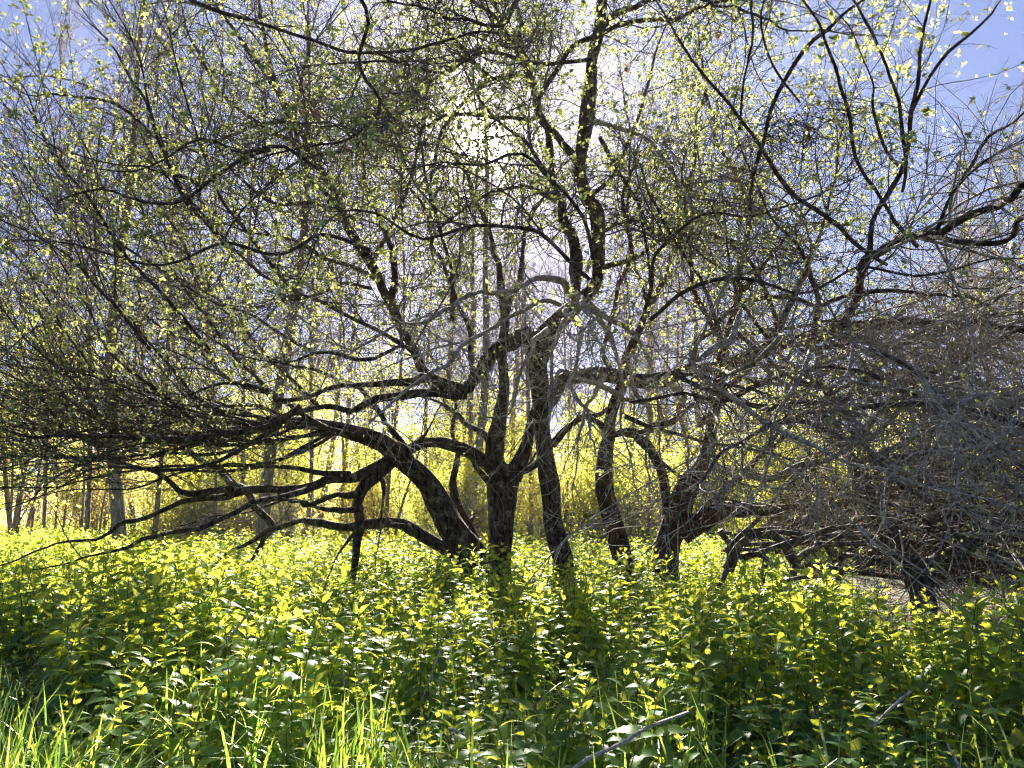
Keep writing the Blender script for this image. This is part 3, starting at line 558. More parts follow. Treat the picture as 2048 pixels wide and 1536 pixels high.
STY = {  # secondary limbs, twigs, fine twigs: (density per m, length range, angle range, tropism, curl, radius range)
 'C': dict(s=(2.6, (.5, 1.9), (30, 80), (0, 0, .20), .24, (.006, .012)), t=(9.5, (.3, 1.0), (30, 80), (0, 0, .12), .30, (.0036, .0058)), f=(9.5, (.10, .36), (30, 80), (0, 0, .12), .30, (.0024, .0034)), lf=2.5, ls=(.020, .044), mat='twig'),
 'S': dict(s=(1.75, (.8, 2.1), (25, 60), (-.18, -.05, .30), .13, (.006, .011)), t=(7.0, (.35, 1.2), (25, 60), (-.14, 0, .26), .16, (.0036, .0056)), f=(6.5, (.10, .36), (30, 70), (-.05, 0, .2), .24, (.0022, .0034)), lf=2.4, ls=(.020, .042), mat='twig'),
 'G': dict(s=(1.4, (.4, 1.2), (30, 80), (0, -.05, -.32), .28, (.006, .011)), t=(8.0, (.3, .9), (30, 85), (0, 0, -.38), .30, (.0040, .0064)), f=(6., (.08, .28), (30, 80), (0, 0, -.28), .34, (.0028, .0042)), lf=.05, ls=(.02, .03), mat='twig_dead'),
 'R': dict(s=(2.6, (.8, 2.3), (15, 60), (.10, -.04, -.09), .20, (.007, .014)), t=(5.5, (.4, 1.3), (20, 65), (.06, 0, -.14), .24, (.0042, .0070)), f=(4., (.12, .4), (30, 75), (0, 0, -.10), .30, (.0028, .0042)), lf=.22, ls=(.022, .040), mat='twig_dead'),
 'N': dict(s=(2.0, (.5, 1.4), (20, 80), (0, 0, -.05), .30, (.006, .012)), t=(7., (.3, 1.0), (25, 80), (0, 0, -.12), .34, (.0040, .0066)), f=(5., (.12, .4), (30, 80), (0, 0, -.10), .36, (.0028, .0042)), lf=0, ls=(.02, .03), mat='bark_red'),
 'M': dict(s=(2.6, (.5, 1.7), (20, 80), (.05, 0, -.12), .24, (.006, .012)), t=(7.5, (.35, 1.1), (25, 75), (0, 0, -.16), .28, (.0038, .0064)), f=(6., (.10, .38), (30, 80), (0, 0, -.10), .32, (.0026, .0040)), lf=.25, ls=(.02, .036), mat='twig'),
 'O': dict(s=(.5, (.5, 1.1), (25, 60), (0, 0, .2), .12, (.003, .006)), t=(2.8, (.2, .8), (30, 70), (0, 0, .20), .18, (.0026, .0040)), f=(4.5, (.05, .22), (35, 80), (0, 0, .15), .28, (.0016, .0024)), lf=8.0, ls=(.022, .040), mat='twig'),
 'B': dict(s=(.6, (.3, .9), (30, 80), (0, 0, .05), .28, (.004, .008)), t=(3.2, (.15, .7), (30, 80), (0, 0, .0), .32, (.0026, .0048)), f=(5.0, (.06, .25), (30, 80), (0, 0, .0), .34, (.0018, .003)), lf=0, ls=(.02, .03), mat='twig'),
}
TREES = {
 'A': ('old apple tree with thick dark trunk leaning left, low limbs sweeping to the left edge', 'bark'),
 'B': ('apple tree with wide upright trunk forking low, broken dead limb arching left to the nettles', 'bark'),
 'C': ('tallest apple tree, slim dark trunk forking under the sun with crown across the whole sky', 'bark'),
 'D': ('slender apple trunk standing alone, bare bark bowed gently right of the dark slim trunk', 'bark_red'),
 'E': ('apple tree with flaring twisted reddish base and a heavy limb reaching low to the right', 'bark_red'),
 'F': ('collapsed apple tree lying in a grey tangle of dead branches at the right', 'bark_fall'),
 'K': ('small knobbly broken reddish trunk standing close behind the leaning trunk', 'bark_red'),
}
def parse():
    for ln in LIMBS.strip().splitlines():
        if not ln.strip(): continue
        a = ln.split(); pts = np.array([[float(q) for q in s.split(',')] for s in a[4:]])
        yield a[0], a[1], float(a[2]), float(a[3]), pts
rng = np.random.default_rng(7)
acc = {k: dict(limbs=[], tw={}, lf=MB(), root=None) for k in TREES}
for n_l, (tr, sty, d0, d1, pts) in enumerate(parse()):
    pts[:, 2] *= {'T': .94 if tr in 'AB' else 1, 'S': .8, 'O': .8, 'C': .88}.get(sty, 1)
    L = np.concatenate([[0], np.cumsum(np.hypot(*np.diff(pts[:, :2], axis=0).T))]); u = L / L[-1]
    dd = d0 + (d1 - d0) * u + (0 if sty == 'T' else 1) * .10 * np.sin(u * 9 + n_l) * np.minimum(1, u * 4)
    q = np.array([[*P(x, y, d), .5 * wd * d / FOC] for (x, y, wd), d in zip(pts, dd)])
    if sty == 'T' and pts[0, 1] > 1100 and pts[0, 2] > 20 and pts[1, 1] < pts[0, 1]:
        g = q[0].copy(); g[2] = -.08; g[3] *= 1.5; g[0] += (q[0, 0] - q[1, 0]) * .6; m_ = (g + q[0]) / 2; m_[3] = q[0, 3] * 1.15; q = np.vstack([g, m_, q])
    if sty != 'T' and 3.5 < pts[-1, 2] < 15:      # run out to a thin tip
        d_ = unit(q[-1, :3] - q[-2, :3]); e_ = q[-1].copy()
        for k_ in range(3):
            d_ = unit(d_ + rng.normal(0, .28, 3)); e_ = e_.copy(); e_[:3] += d_ * rng.uniform(.22, .42); e_[3] = q[-1, 3] * (.75) if k_ == 0 else e_[3] * .6; q = np.vstack([q, e_])
    thick = q[:, 3].max() > .03
    s = resample(q, .05 if thick else .09)
    if sty != 'T':
        nk = max(3, int(len(s) / 5)); kn = rng.normal(0, 1, (nk, 3)) * (.022 if thick else .030); xx = np.linspace(0, nk - 1, len(s))
        s[:, :3] += np.stack([np.interp(xx, np.arange(nk), kn[:, c]) for c in range(3)], 1) * np.minimum(1, np.arange(len(s)) / 6)[:, None]
        s[:, 3] *= np.linspace(1.05, .72, len(s)) * (1 + .10 * np.interp(xx, np.arange(nk), rng.normal(0, 1, nk)))
    s[:, :3] += wob(rng, 1, len(s), .008 if thick else .010)[0] * np.minimum(1, np.arange(len(s)) / 4)[:, None] * (0.5 if sty == 'T' else 1)
    s[:, 3] = np.maximum(s[:, 3], .0015)
    A_ = acc[tr]; A_['limbs'].append((sty, s, thick))
    if A_['root'] is None: A_['root'] = (s[0, 0], s[0, 1])
    if sty == 'T': continue
    S = STY[sty]; par0 = [(s[None, :, :3], s[None, :, 3])]
    def g_(par, c, K, t0, **kw): return grow(rng, par, c[0], c[1], c[2], c[3], c[4], c[5], K=K, t0=t0, **kw)
    zm = {'C': 1.9, 'S': 1.25, 'R': .25, 'G': .9, 'O': 2.0, 'B': .45, 'N': .1, 'M': .9}[sty]
    sec = g_(par0, S['s'], 9, .12, zmin=zm); par1 = par0 + [sec]
    tw = g_(par1, S['t'], 7, .08, zmin=zm); fine = g_([sec, tw], S['f'], 4, .12, zmin=zm)
    spur = g_(par0, (S['f'][0] * .5, S['f'][1], *S['f'][2:]), 4, .1, zmin=zm)
    tm = A_['tw'].setdefault(S['mat'], MB())
    tubes(tm, *sec, sides=6); tubes(tm, *tw, sides=4); tubes(tm, *fine, sides=3); tubes(tm, *spur, sides=3)
    if S['lf']:
        leaves(A_['lf'], rng, [tw, fine, spur], S['lf'], S['ls'], per=(3, 6))
acc_roots = {}
for k, (lab, bm_) in TREES.items():
    A_ = acc[k]; x0, y0 = A_['root']; R = empty('apple_tree', (x0, y0, 0)); acc_roots[k] = R
    tag(R, lab, 'tree', 'old apple trees standing in the nettles')
    tb = MB()
    for n_, (sty, s, thick) in enumerate(A_['limbs']):
        if sty == 'T':
            tubes(tb, s[None, :, :3], s[None, :, 3], sides=26, bark=.14, seed=n_, cap=True)
        else:
            m_ = MB(); tubes(m_, s[None, :, :3], s[None, :, 3], sides=14 if thick else 9, bark=.09 if thick else .07, seed=n_, cap=True)
            m_.link('limb', M['bark_grey'] if sty in 'G' else M[bm_], R)
    tb.link('trunk', M[bm_], R)
    for mt, m_ in A_['tw'].items():
        if m_.n: m_.link('twigs', M[mt], R)
    if A_['lf'].n: A_['lf'].link('crown', M['leaf'], R)
    print('tree', k, 'twig verts', sum(m_.n for m_ in A_['tw'].values()), 'leaf verts', A_['lf'].n)
# ------------------------------------------------------------------ background woodland
def wood_tree(seed, h, r0, spread, bare, leafmat, lf=.0, upright=.4, dens=1.0, stems=1, clear=.3, lsz=(.03, .06), lean=.03, bark='bark_far', fine=1.0, tm='twig_far'):
    """one proto tree at the origin: list of (part name, mesh)"""
    CULL[0] = False; r = np.random.default_rng(seed); tb, tw, lv = MB(), MB(), MB(); tr = []
    for k in range(stems):
        n = 14; z = np.linspace(-.1, h * (1 if k == 0 else r.uniform(.7, .95)), n); a = r.uniform(0, 6.3); off = 0 if stems == 1 else .12
        sp = 0 if stems == 1 else r.uniform(.1, .35)
        w_ = wob(r, 1, n, lean * h * .35, 3)[0]; w_[0] = 0; w_ = np.cumsum(w_, 0) * .4
        p_ = np.stack([np.cos(a) * (off + sp * z) + w_[:, 0], np.sin(a) * (off + sp * z) + w_[:, 1], z], 1)
        rad = r0 * (1 - np.linspace(0, 1, n)) ** .8 * (1 if k == 0 else .7) + .008
        tr.append((p_[None], rad[None])); tubes(tb, p_[None], rad[None], sides=10, bark=.05, seed=seed + k)
    T = (0, 0, upright)
    b1 = grow(r, tr, 2.4 * dens, (h * spread * .5, h * spread), (25, 65), T, .14, (.010, .028 if h > 6 else .018), K=9, t0=clear, lmul=1)
    b2 = grow(r, [b1], 2.4 * dens, (h * spread * .18, h * spread * .5), (25, 60), T, .18, (.006, .012), K=7, t0=.15)
    b3 = grow(r, [b1, b2], 3.4 * dens * fine, (.3, 1.1), (25, 60), T, .22, (.005, .008), K=5, t0=.15)
    b4 = grow(r, [b3], 4.0 * dens * fine, (.12, .5), (25, 60), T, .2, (.0035, .005), K=3, t0=.15)
    tubes(tb, *b1, sides=6); tubes(tw, *b2, sides=4); tubes(tw, *b3, sides=3); tubes(tw, *b4, sides=3)
    if lf: leaves(lv, r, [b2, b3, b4], lf, lsz, per=(2, 4), tpl=LEAF_S, t0=.1, spread=1.3)
    res = [('trunk', tb.mesh('wood_trunk', M[bark])), ('branches', tw.mesh('wood_branches', M[tm]))]
    if lf: res.append(('crown', lv.mesh('wood_crown', M[leafmat])))
    print('proto', seed, tb.n, tw.n, lv.n)
    return res
def put(name, proto, x, y, rz, s, label, cat, group):
    R = empty(name, (x, y, float(hgt(x, y)) * .5)); R.rotation_euler = (0, 0, rz); R.scale = (s, s, s * 1.0); tag(R, label, cat, group)
    for nm, me in proto:
        o = bpy.data.objects.new(nm, me); sc.collection.objects.link(o); o.parent = R
    return R
def at(px, Y): return (px - 1024) / FOC * Y * (1 / math.cos(PITCH)) * 1.0
rb = np.random.default_rng(21)
tallA = wood_tree(31, 13, .05, .30, True, None, upright=.42, dens=1.0, clear=.22)
tallB = wood_tree(32, 15, .065, .26, True, None, upright=.36, dens=.9, clear=.3)
tallC = wood_tree(33, 14, .13, .24, True, 'leaf_bg', lf=.5, upright=.36, dens=.8, clear=.28, lsz=(.03, .06))
slimA = wood_tree(34, 10, .035, .20, True, 'leaf_gold', lf=.7, upright=.3, dens=.9, clear=.25, lsz=(.04, .07))
slimB = wood_tree(35, 11, .04, .20, True, None, upright=.3, dens=.8, clear=.3)
under = wood_tree(36, 5.5, .06, .36, False, 'leaf_bg', lf=5, upright=.16, dens=1.2, stems=3, clear=.10, lsz=(.05, .10))
underB = wood_tree(37, 6.5, .06, .30, False, 'leaf_bg', lf=5, upright=.2, dens=1.1, stems=3, clear=.12, lsz=(.05, .10))
shrub = wood_tree(38, 2.0, .02, .5, False, 'leaf_bg', lf=7, upright=.12, dens=2.0, stems=5, clear=.02, lsz=(.045, .09))
shrubG = wood_tree(39, 2.4, .02, .5, False, 'leaf_gold', lf=4, upright=.18, dens=1.5, stems=4, clear=.05, lsz=(.04, .08))
bramble = wood_tree(40, 1.5, .015, .7, False, 'leaf_bg', lf=.5, upright=-.02, dens=2, stems=5, clear=.05, lsz=(.03, .05), tm='twig_far')
# individually placed trees: px, depth, proto, scale
LBL = {
 'bigL': 'stout grey-brown trunk standing beyond the nettles at the left, below the sweeping limbs',
}
put('woodland_tree', tallC, at(276, 14.5), 14.5, .3, 1.0, 'thick pale-barked tree behind the sweeping low limbs, widest trunk at the left', 'tree', 'trees of the wood')
put('woodland_tree', tallC, at(541, 14.0), 14.0, 2.0, .93, 'thick brown tree rising just behind the forked end of the low curved limb', 'tree', 'trees of the wood')
pos_t = [(200, 17, tallA, 1.0), (120, 19, tallA, .95), (60, 22, tallB, 1.0), (330, 18, tallB, 1.0), (420, 20, tallA, 1.05), (500, 22, tallB, 1.05),
         (620, 19, tallA, 1.1), (700, 24, tallB, 1.1), (780, 21, tallA, 1.1), (860, 26, tallB, 1.1), (930, 20, tallC, 1.0), (1000, 25, tallA, 1.1), (1060, 22, tallB, 1.0),
         (1150, 27, tallA, 1.1), (1240, 23, slimB, 1.1), (1330, 26, tallB, .9), (1450, 28, tallA, .9), (1560, 30, tallB, .85), (1700, 30, tallA, .75), (1830, 32, tallA, .8),
         (1960, 22, tallA, .92), (2040, 24, tallB, .85), (2090, 19, tallA, .9), (10, 20, tallA, .9), (-60, 17, tallA, .95), (250, 26, tallB, 1.1)]
SAPX = (20, 50, 95, 140, 190, 225, 380, 450, 640, 690, 1130, 1290, 1180, 1560, 1660, 740)
ORD = 'first second third fourth fifth sixth seventh eighth ninth tenth eleventh twelfth thirteenth fourteenth fifteenth sixteenth seventeenth eighteenth nineteenth twentieth'.split() + ['twenty-' + q for q in 'first second third fourth fifth sixth seventh eighth'.split()]
def rank(v, vs): return sorted(vs).index(v)
for px, Y, pr, s in pos_t:
    put('woodland_tree', pr, at(px, Y), Y, rb.uniform(0, 6.3), s * rb.uniform(.85, 1.1), ORD[rank(px, [q[0] for q in pos_t])] + ' tall bare upright tree counted from the left edge of the wood', 'tree', 'bare trees of the wood behind')
for k in range(66):
    Y = rb.uniform(26, 60) if k % 2 else rb.uniform(24, 38); px = rb.uniform(-250, 2300) if k % 2 else rb.uniform(250, 1600); pr = [tallA, tallB, slimB, slimA, tallC, slimA][k % 6]
    put('woodland_tree', pr, at(px, Y), Y, rb.uniform(0, 6.3), rb.uniform(.8, 1.15), 'slim distant tree with pale trunk deep in the wood behind', 'tree', 'distant trees deep in the wood')
for k in range(16):
    px = SAPX[k]; Y = rb.uniform(17, 26)
    put('sapling', slimA if k % 3 else slimB, at(px, Y), Y, rb.uniform(0, 6.3), rb.uniform(.6, .9), ORD[rank(px, SAPX)] + ' straight thin sapling with golden leaves from the left edge of the wood', 'tree', 'saplings at the edge of the wood')
for k in range(60):
    Y = rb.uniform(20, 40); px = rb.uniform(330, 2150) if k % 6 else rb.uniform(-50, 350)
    put('understory_tree', under if k % 2 else underB, at(px, Y), Y, rb.uniform(0, 6.3), rb.uniform(.45, 1.1), 'small multi-stemmed tree in fresh yellow-green leaf behind the apples', 'small tree', 'leafing understory trees')
for k in range(52):
    Y = rb.uniform(18, 42); px = rb.uniform(-100, 2200)
    g_ = px < 320 or k % 5 == 0
    put('shrub', shrubG if g_ else shrub, at(px, Y), Y, rb.uniform(0, 6.3), rb.uniform(.7, 1.2), ('golden' if g_ else 'bright yellow-green') + ' leafing shrub in the sunlit undergrowth behind', 'shrub', 'shrubs in the undergrowth')
for k in range(16):
    Y = rb.uniform(11.5, 20); px = rb.uniform(330, 2150)
    if 900 < px < 1350 and Y < 15: Y += 4
    put('bramble_bush', bramble, at(px, Y), Y, rb.uniform(0, 6.3), rb.uniform(.6, 1.1), 'low brown tangle of bare bramble stems behind the trunks', 'bush', 'bramble bushes')
# ------------------------------------------------------------------ nettles
def nleaf(n, w, serr, fold=.16, droop=.5, pet=.12):
    """leaf 1 long along +y, n teeth a side: toothed edge, folded, drooping tip"""
    t = np.linspace(0, 1, n + 1); tt = pet + (1 - pet) * t
    def prof(x): return w * 2.2 * np.clip(x, 0, 1) ** .45 * np.clip(1 - x, 0, 1) ** .85 + .004
    def zz(y): return -droop * y ** 2.1 + .18 * y
    V = [[0, 0, 0]]; V += [[0, y, zz(y)] for y in tt]; c = lambda i: 1 + i
    q, tri = [], []
    for sd in (-1, 1):
        base = len(V)
        for i in range(n):
            a, b = tt[i], tt[i] + (tt[i + 1] - tt[i]) * .75; wa = prof(t[i]) * (1 - serr); wb = prof((t[i] + t[min(i + 1, n)]) / 2)
            V.append([sd * wa, a, zz(a) + fold * wa]); V.append([sd * wb, b, zz(b) + fold * wb])
        for i in range(n):
            v0, v1 = base + 2 * i, base + 2 * i + 1; qq = [c(i), v0, v1, c(i + 1)]
            q.append(qq if sd > 0 else qq[::-1])
            if i < n - 1:
                tq = [c(i + 1), v1, v1 + 1]; tri.append(tq if sd > 0 else tq[::-1])
    # stalk as a narrow ribbon
    k = len(V); V += [[-.012, 0, 0], [.012, 0, 0], [.012, pet, zz(pet)], [-.012, pet, zz(pet)]]; q.append([k, k + 1, k + 2, k + 3])
    return np.array(V, float), [np.array(q)] + ([np.array(tri)] if tri else [])
NL0 = [nleaf(7, .25, .22, droop=d_) for d_ in (.25, .5, .8)]; NL1 = [nleaf(4, .25, .2, droop=d_) for d_ in (.25, .5, .8)]
NL2 = [nleaf(2, .26, .0, droop=d_) for d_ in (.3, .5, .8)]
def nettle(seed, lod, h=.55):
    """returns stem MB, leaf MB"""
    r = np.random.default_rng(seed); NL = (NL0, NL1, NL2)[lod]; st, lf = MB(), MB()
    n = r.integers(8, 11) if lod < 2 else 6; K = 6; z = np.linspace(0, h, K)
    b = r.normal(0, .05, 2); p_ = np.stack([b[0] * (z / h) ** 2 + r.normal(0, .004, K), b[1] * (z / h) ** 2 + r.normal(0, .004, K), z], 1)
    tubes(st, p_[None], np.linspace(.0032, .0016, K)[None], sides=(5, 4, 3)[lod], rnd=np.array([r.random()]))
    a0 = r.uniform(0, 6.3)
    for k in range(n):
        u = (k + 1) / n; zc = h * (.12 + .88 * u ** .78); x = np.interp(zc, z, p_[:, 0]); y = np.interp(zc, z, p_[:, 1])
        size = .116 * (np.sin(np.pi * min(1, .25 + .62 * u)) ** .7) * (1 if u < .8 else (.95 - 1.6 * (u - .8))) * r.uniform(.85, 1.15)
        if k == n - 1: size = .028
        incl = np.interp(u, [0, .5, .75, .9, 1], [-10, 8, 28, 48, 66]); dj = 1 if incl > 40 else (2 if incl < 10 else 1)
        for s2 in (0, 1) if k < n - 1 else (0, 1, 2, 3):
            a = a0 + (k % 2) * math.pi / 2 + s2 * (math.pi if k < n - 1 else math.pi / 2) + r.normal(0, .22); e = D(incl + r.normal(0, 9))
            d = np.array([[math.cos(a) * math.cos(e), math.sin(a) * math.cos(e), math.sin(e)]])
            sz = size * r.uniform(.82, 1.12) * (1.25 if lod == 2 else 1)
            scatter(lf, NL[dj], frames(d, .22, r), np.array([[x, y, zc]]), [sz], np.array([np.clip(.15 + .6 * u + r.normal(0, .15), 0, 1)]))
        if lod < 2 and u < .75 and r.random() < .5:   # small axillary leaves
            for s2 in range(2):
                a = r.uniform(0, 6.3); e = D(r.uniform(10, 50)); d = np.array([[math.cos(a) * math.cos(e), math.sin(a) * math.cos(e), math.sin(e)]])
                scatter(lf, NL[0], frames(d, .3, r), np.array([[x, y, zc]]), [r.uniform(.02, .035)], np.array([r.random()]))
    return st, lf
def flat(mbx):
    return np.concatenate(mbx.v), mbx.f, np.concatenate(mbx.r)
rn = np.random.default_rng(5)
def near_trunk(x, y, rad=.28):
    bad = np.zeros(len(x), bool)
    for k, R in acc_roots.items():
        if k == 'F': continue
        bad |= np.hypot(x - R.location.x, y - R.location.y) < rad
    return bad
def field(y0, y1, dens, half=.80):
    n = int(dens * (y1 ** 2 - y0 ** 2) * half * 1.0); y = np.sqrt(rn.uniform(y0 ** 2, y1 ** 2, n)); x = rn.uniform(-1, 1, n) * (y * half + .3)
    pxx = 1024 + x / y * FOC * math.cos(PITCH)
    bad = near_trunk(x, y) | ((pxx > 1690) & (y > 5.3) & (y < 9.5)) | ((pxx > 1560) & (y > 6.6) & (y < 15)) | ((pxx > 1440) & (y > 7.6) & (y < 10) & (rn.random(n) < .75)) 
    gap = np.sin(x * 2.3 + 1) * np.sin(y * 1.9 + .5) + .6 * np.sin(x * 5.1 + y * 3.7) ; thin = (gap > .95) & (rn.random(n) < .8)
    ok = ~bad & ~thin; return x[ok], y[ok]
def scale_at(x, y):
    s = np.interp(y, [1.6, 2.4, 3.4, 4.6, 7, 14, 30], [.55, .74, .95, 1.04, 1.0, .98, 1.0]) * (1 + .15 * np.sin(x * 1.7 + y * 1.1) + .13 * np.sin(x * 3.9 - y * 2.3) + .09 * np.sin(x * 8.1 + y * 6.7))
    s = s * np.where((x < -.5) & (y < 3.2), .85, 1)
    return s * rn.uniform(.68, 1.2, len(x))
prot = []
for k in range(14):
    s_, l_ = nettle(100 + k, 0); prot.append((s_, l_, s_.mesh('nettle_stem', M['nettle_stem']), l_.mesh('nettle_leaves', M['nettle'])))
x, y = field(1.85, 5.2, 66); s = scale_at(x, y); zt = hgt(x, y)
# the individually countable ones: those that show largest (near, inside the frame)
inside = (np.abs(x) < y * .66 + .05) & (y > 2.1); score = np.where(inside, s / y, 0); top = np.argsort(-score)[:300]; is_top = np.zeros(len(x), bool); is_top[top] = True
for i in top:
    st, lf, ms, ml = prot[rn.integers(len(prot))]
    R = empty('nettle_plant', (x[i], y[i], zt[i])); R.rotation_euler = (rn.normal(0, .07), rn.normal(0, .07), rn.uniform(0, 6.3)); R.scale = (float(s[i] ** .5),) * 2 + (float(s[i]),)
    if True: R.scale = (float(s[i]) ** .6, float(s[i]) ** .6, float(s[i]))
    tag(R, 'stinging nettle with toothed paired leaves in the front of the nettle bed', 'nettle', 'nearest nettles of the nettle bed')
    for nm, me in (('stem', ms), ('leaves', ml)):
        o = bpy.data.objects.new(nm, me); sc.collection.objects.link(o); o.parent = R
fm = MB()
def bake(protos, x, y, s, mb):
    kk = rn.integers(0, len(protos), len(x))
    for k, (st, lf) in enumerate(protos):
        sel = kk == k; n = sel.sum()
        if not n: continue
        a = rn.uniform(0, 6.3, n); ca, sa = np.cos(a), np.sin(a); sx = s[sel] ** .6; z0 = hgt(x[sel], y[sel])
        for part, mi in ((st, 1), (lf, 0)):
            V, F, rv = flat(part); tilt = rn.normal(0, .09, (n, 2))
            vx = V[None, :, 0] * sx[:, None]; vy = V[None, :, 1] * sx[:, None]; vz = V[None, :, 2] * s[sel][:, None]
            wx = ca[:, None] * vx - sa[:, None] * vy + tilt[:, :1] * vz + x[sel][:, None]; wy = sa[:, None] * vx + ca[:, None] * vy + tilt[:, 1:] * vz + y[sel][:, None]
            off = (np.arange(n) * len(V))[:, None, None]
            rr = np.clip(rv[None] + rn.normal(0, .12, (n, 1)), 0, 1)
            mb.add(np.stack([wx, wy, vz + z0[:, None]], -1), [(f[None] + off).reshape(-1, f.shape[1]) for f in F], rr, mi)
def protos_for(lod, n, seed): return [nettle(seed + k, lod) for k in range(n)]
bake([(p_[0], p_[1]) for p_ in prot], x[~is_top], y[~is_top], s[~is_top], fm)
x, y = field(5.2, 10.5, 60); bake(protos_for(1, 12, 200), x, y, scale_at(x, y), fm)
x, y = field(10.5, 19, 34); bake(protos_for(2, 10, 300), x, y, scale_at(x, y), fm)
x, y = field(19, 42, 6); bake(protos_for(2, 8, 400), x, y, scale_at(x, y) * 1.15, fm)
print('nettle verts', fm.n)
tag(fm.link('nettle_bed', [M['nettle'], M['nettle_stem']]), 'dense bed of stinging nettles spreading under the trees', 'nettles', kind='stuff')
# ------------------------------------------------------------------ grass, herbs, sticks
def blades(mb, r, x, y, h, w, lean=.35, K=7):
    n = len(x); a = r.uniform(0, 6.3, n); t = np.linspace(0, 1, K); bend = np.abs(r.normal(0, lean, n)) + .05
    z = h[:, None] * (t[None] - .35 * bend[:, None] * t[None] ** 3); o = h[:, None] * bend[:, None] * t[None] ** 2.2
    c = np.stack([x[:, None] + np.cos(a)[:, None] * o, y[:, None] + np.sin(a)[:, None] * o, z + hgt(x, y)[:, None]], -1)
    fa = a + math.pi / 2 + r.normal(0, .5, n); sd = np.stack([np.cos(fa), np.sin(fa), np.zeros(n)], -1)[:, None, :]
    ww = w[:, None, None] * (np.sin(np.pi * (.12 + .88 * t)) ** .6 + .02)[None, :, None] * .5
    V = np.stack([c - sd * ww, c + sd * ww], 2).reshape(n, -1, 3); i = np.arange(K - 1) * 2
    F = np.stack([i, i + 1, i + 3, i + 2], -1); off = (np.arange(n) * K * 2)[:, None, None]
    mb.add(V, [(F[None] + off).reshape(-1, 4)], np.repeat(r.random(n), K * 2))
rg = np.random.default_rng(9); gb = MB()
n = 9000; y = rg.uniform(1.6, 4.0, n); x = rg.uniform(-.75, .75, n) * (y + .2)
pr_ = np.clip(1.0 - (y - 1.8) * .48, .05, 1) * np.where(x / y < -.15, 1.0, np.where(x / y < .25, .45, .12)) * (.5 + .5 * np.sin(x * 5 + y * 4))
k = rg.random(n) < pr_ * .95; x, y = x[k], y[k]; cx = np.repeat(x, 3) + rg.normal(0, .03, 3 * len(x)); cyy = np.repeat(y, 3) + rg.normal(0, .03, 3 * len(x))
blades(gb, rg, cx, cyy, rg.uniform(.18, .58, len(cx)), rg.uniform(.005, .012, len(cx)), .5)
n = 9000; y = rg.uniform(1.6, 4.6, n); x = rg.uniform(-.75, .75, n) * (y + .2); blades(gb, rg, x, y, rg.uniform(.05, .17, n), rg.uniform(.002, .005, n), .6, 5)
tag(gb.link('grass', M['grass']), 'bright green grass blades growing through the front of the nettles', 'grass', kind='stuff')
hb = MB(); n = 26000; y = rg.uniform(1.6, 6.5, n); x = rg.uniform(-.75, .75, n) * (y + .2)
dv = rg.normal(0, 1, (n, 3)); dv[:, 2] = np.abs(dv[:, 2]) * .6 + .1
scatter(hb, LEAF, frames(unit(dv), .4, rg), np.stack([x, y, hgt(x, y) + rg.uniform(0, .16, n)], -1), rg.uniform(.015, .05, n), rg.random(n) * .6)
tag(hb.link('ground_herbs', M['nettle']), 'low dark green herbs and seedlings under the nettles', 'herbs', kind='stuff')
lb = MB(); n = 9000; y = rg.uniform(1.6, 16, n); x = rg.uniform(-.72, .72, n) * (y + .2); k = n // 3; y[:k] = rg.uniform(5, 9.5, k); x[:k] = rg.uniform(2.2, 6.5, k)
dv = rg.normal(0, 1, (n, 3)); dv[:, 2] *= .25
scatter(lb, LEAF, frames(unit(dv), .3, rg), np.stack([x, y, hgt(x, y) + rg.uniform(0.004, .03, n)], -1), rg.uniform(.03, .08, n), rg.random(n))
tag(lb.link('leaf_litter', M['brown']), 'brown dead leaves lying on the woodland floor', 'leaf litter', kind='stuff')
def stalk(pts, d, lab, mat='dry', cat='dead stalk', name='dead_stalk', grp='dead stalks among the nettles', step=.05):
    q = np.array([[*P(a, b, dd), .39 * w_ * dd / FOC] for (a, b, w_), dd in zip(pts, np.linspace(d[0], d[1], len(pts)))]); s = resample(q, step)
    s[:, :3] += wob(rg, 1, len(s), .003)[0]; s[:, 3] *= .8 + .25 * rg.random(len(s)); m_ = MB(); tubes(m_, s[None, :, :3], s[None, :, 3], sides=8, bark=.16, cap=True)
    o = m_.link(name, M[mat]); tag(o, lab, cat, grp); return o
stalk([(1130, 1548, 10), (1178, 1516, 10), (1240, 1487, 9), (1300, 1455, 9), (1376, 1424, 6)], (2.0, 2.5), 'long pale dead stalk slanting up out of the bottom edge, the thickest one')
stalk([(420, 1345, 5), (440, 1305, 5), (465, 1270, 6), (495, 1228, 7)], (3.4, 3.7), 'thin straight pale dead stalk leaning right among nettles at the left')
stalk([(840, 1410, 3), (862, 1350, 3), (884, 1295, 3)], (3.2, 3.3), 'very thin dark upright stalk in the middle of the nettles')
stalk([(1740, 1450, 7), (1765, 1428, 6), (1825, 1380, 7)], (2.7, 2.9), 'short pale broken stalk slanting under the nettle leaves at the right')
stalk([(895, 1458, 5), (915, 1466, 6), (940, 1482, 5)], (2.35, 2.3), 'small pale twig end above the bent stalk in the grass')
stalk([(1890, 1490, 5), (1905, 1520, 8), (1925, 1560, 8)], (2.1, 2.0), 'pale stub of dead stalk at the bottom edge on the right')
stalk([(1105, 1130, 4), (1118, 1095, 4), (1138, 1068, 2)], (6.9, 6.9), 'fine pale stem leaning right in front of the slim dark trunk')
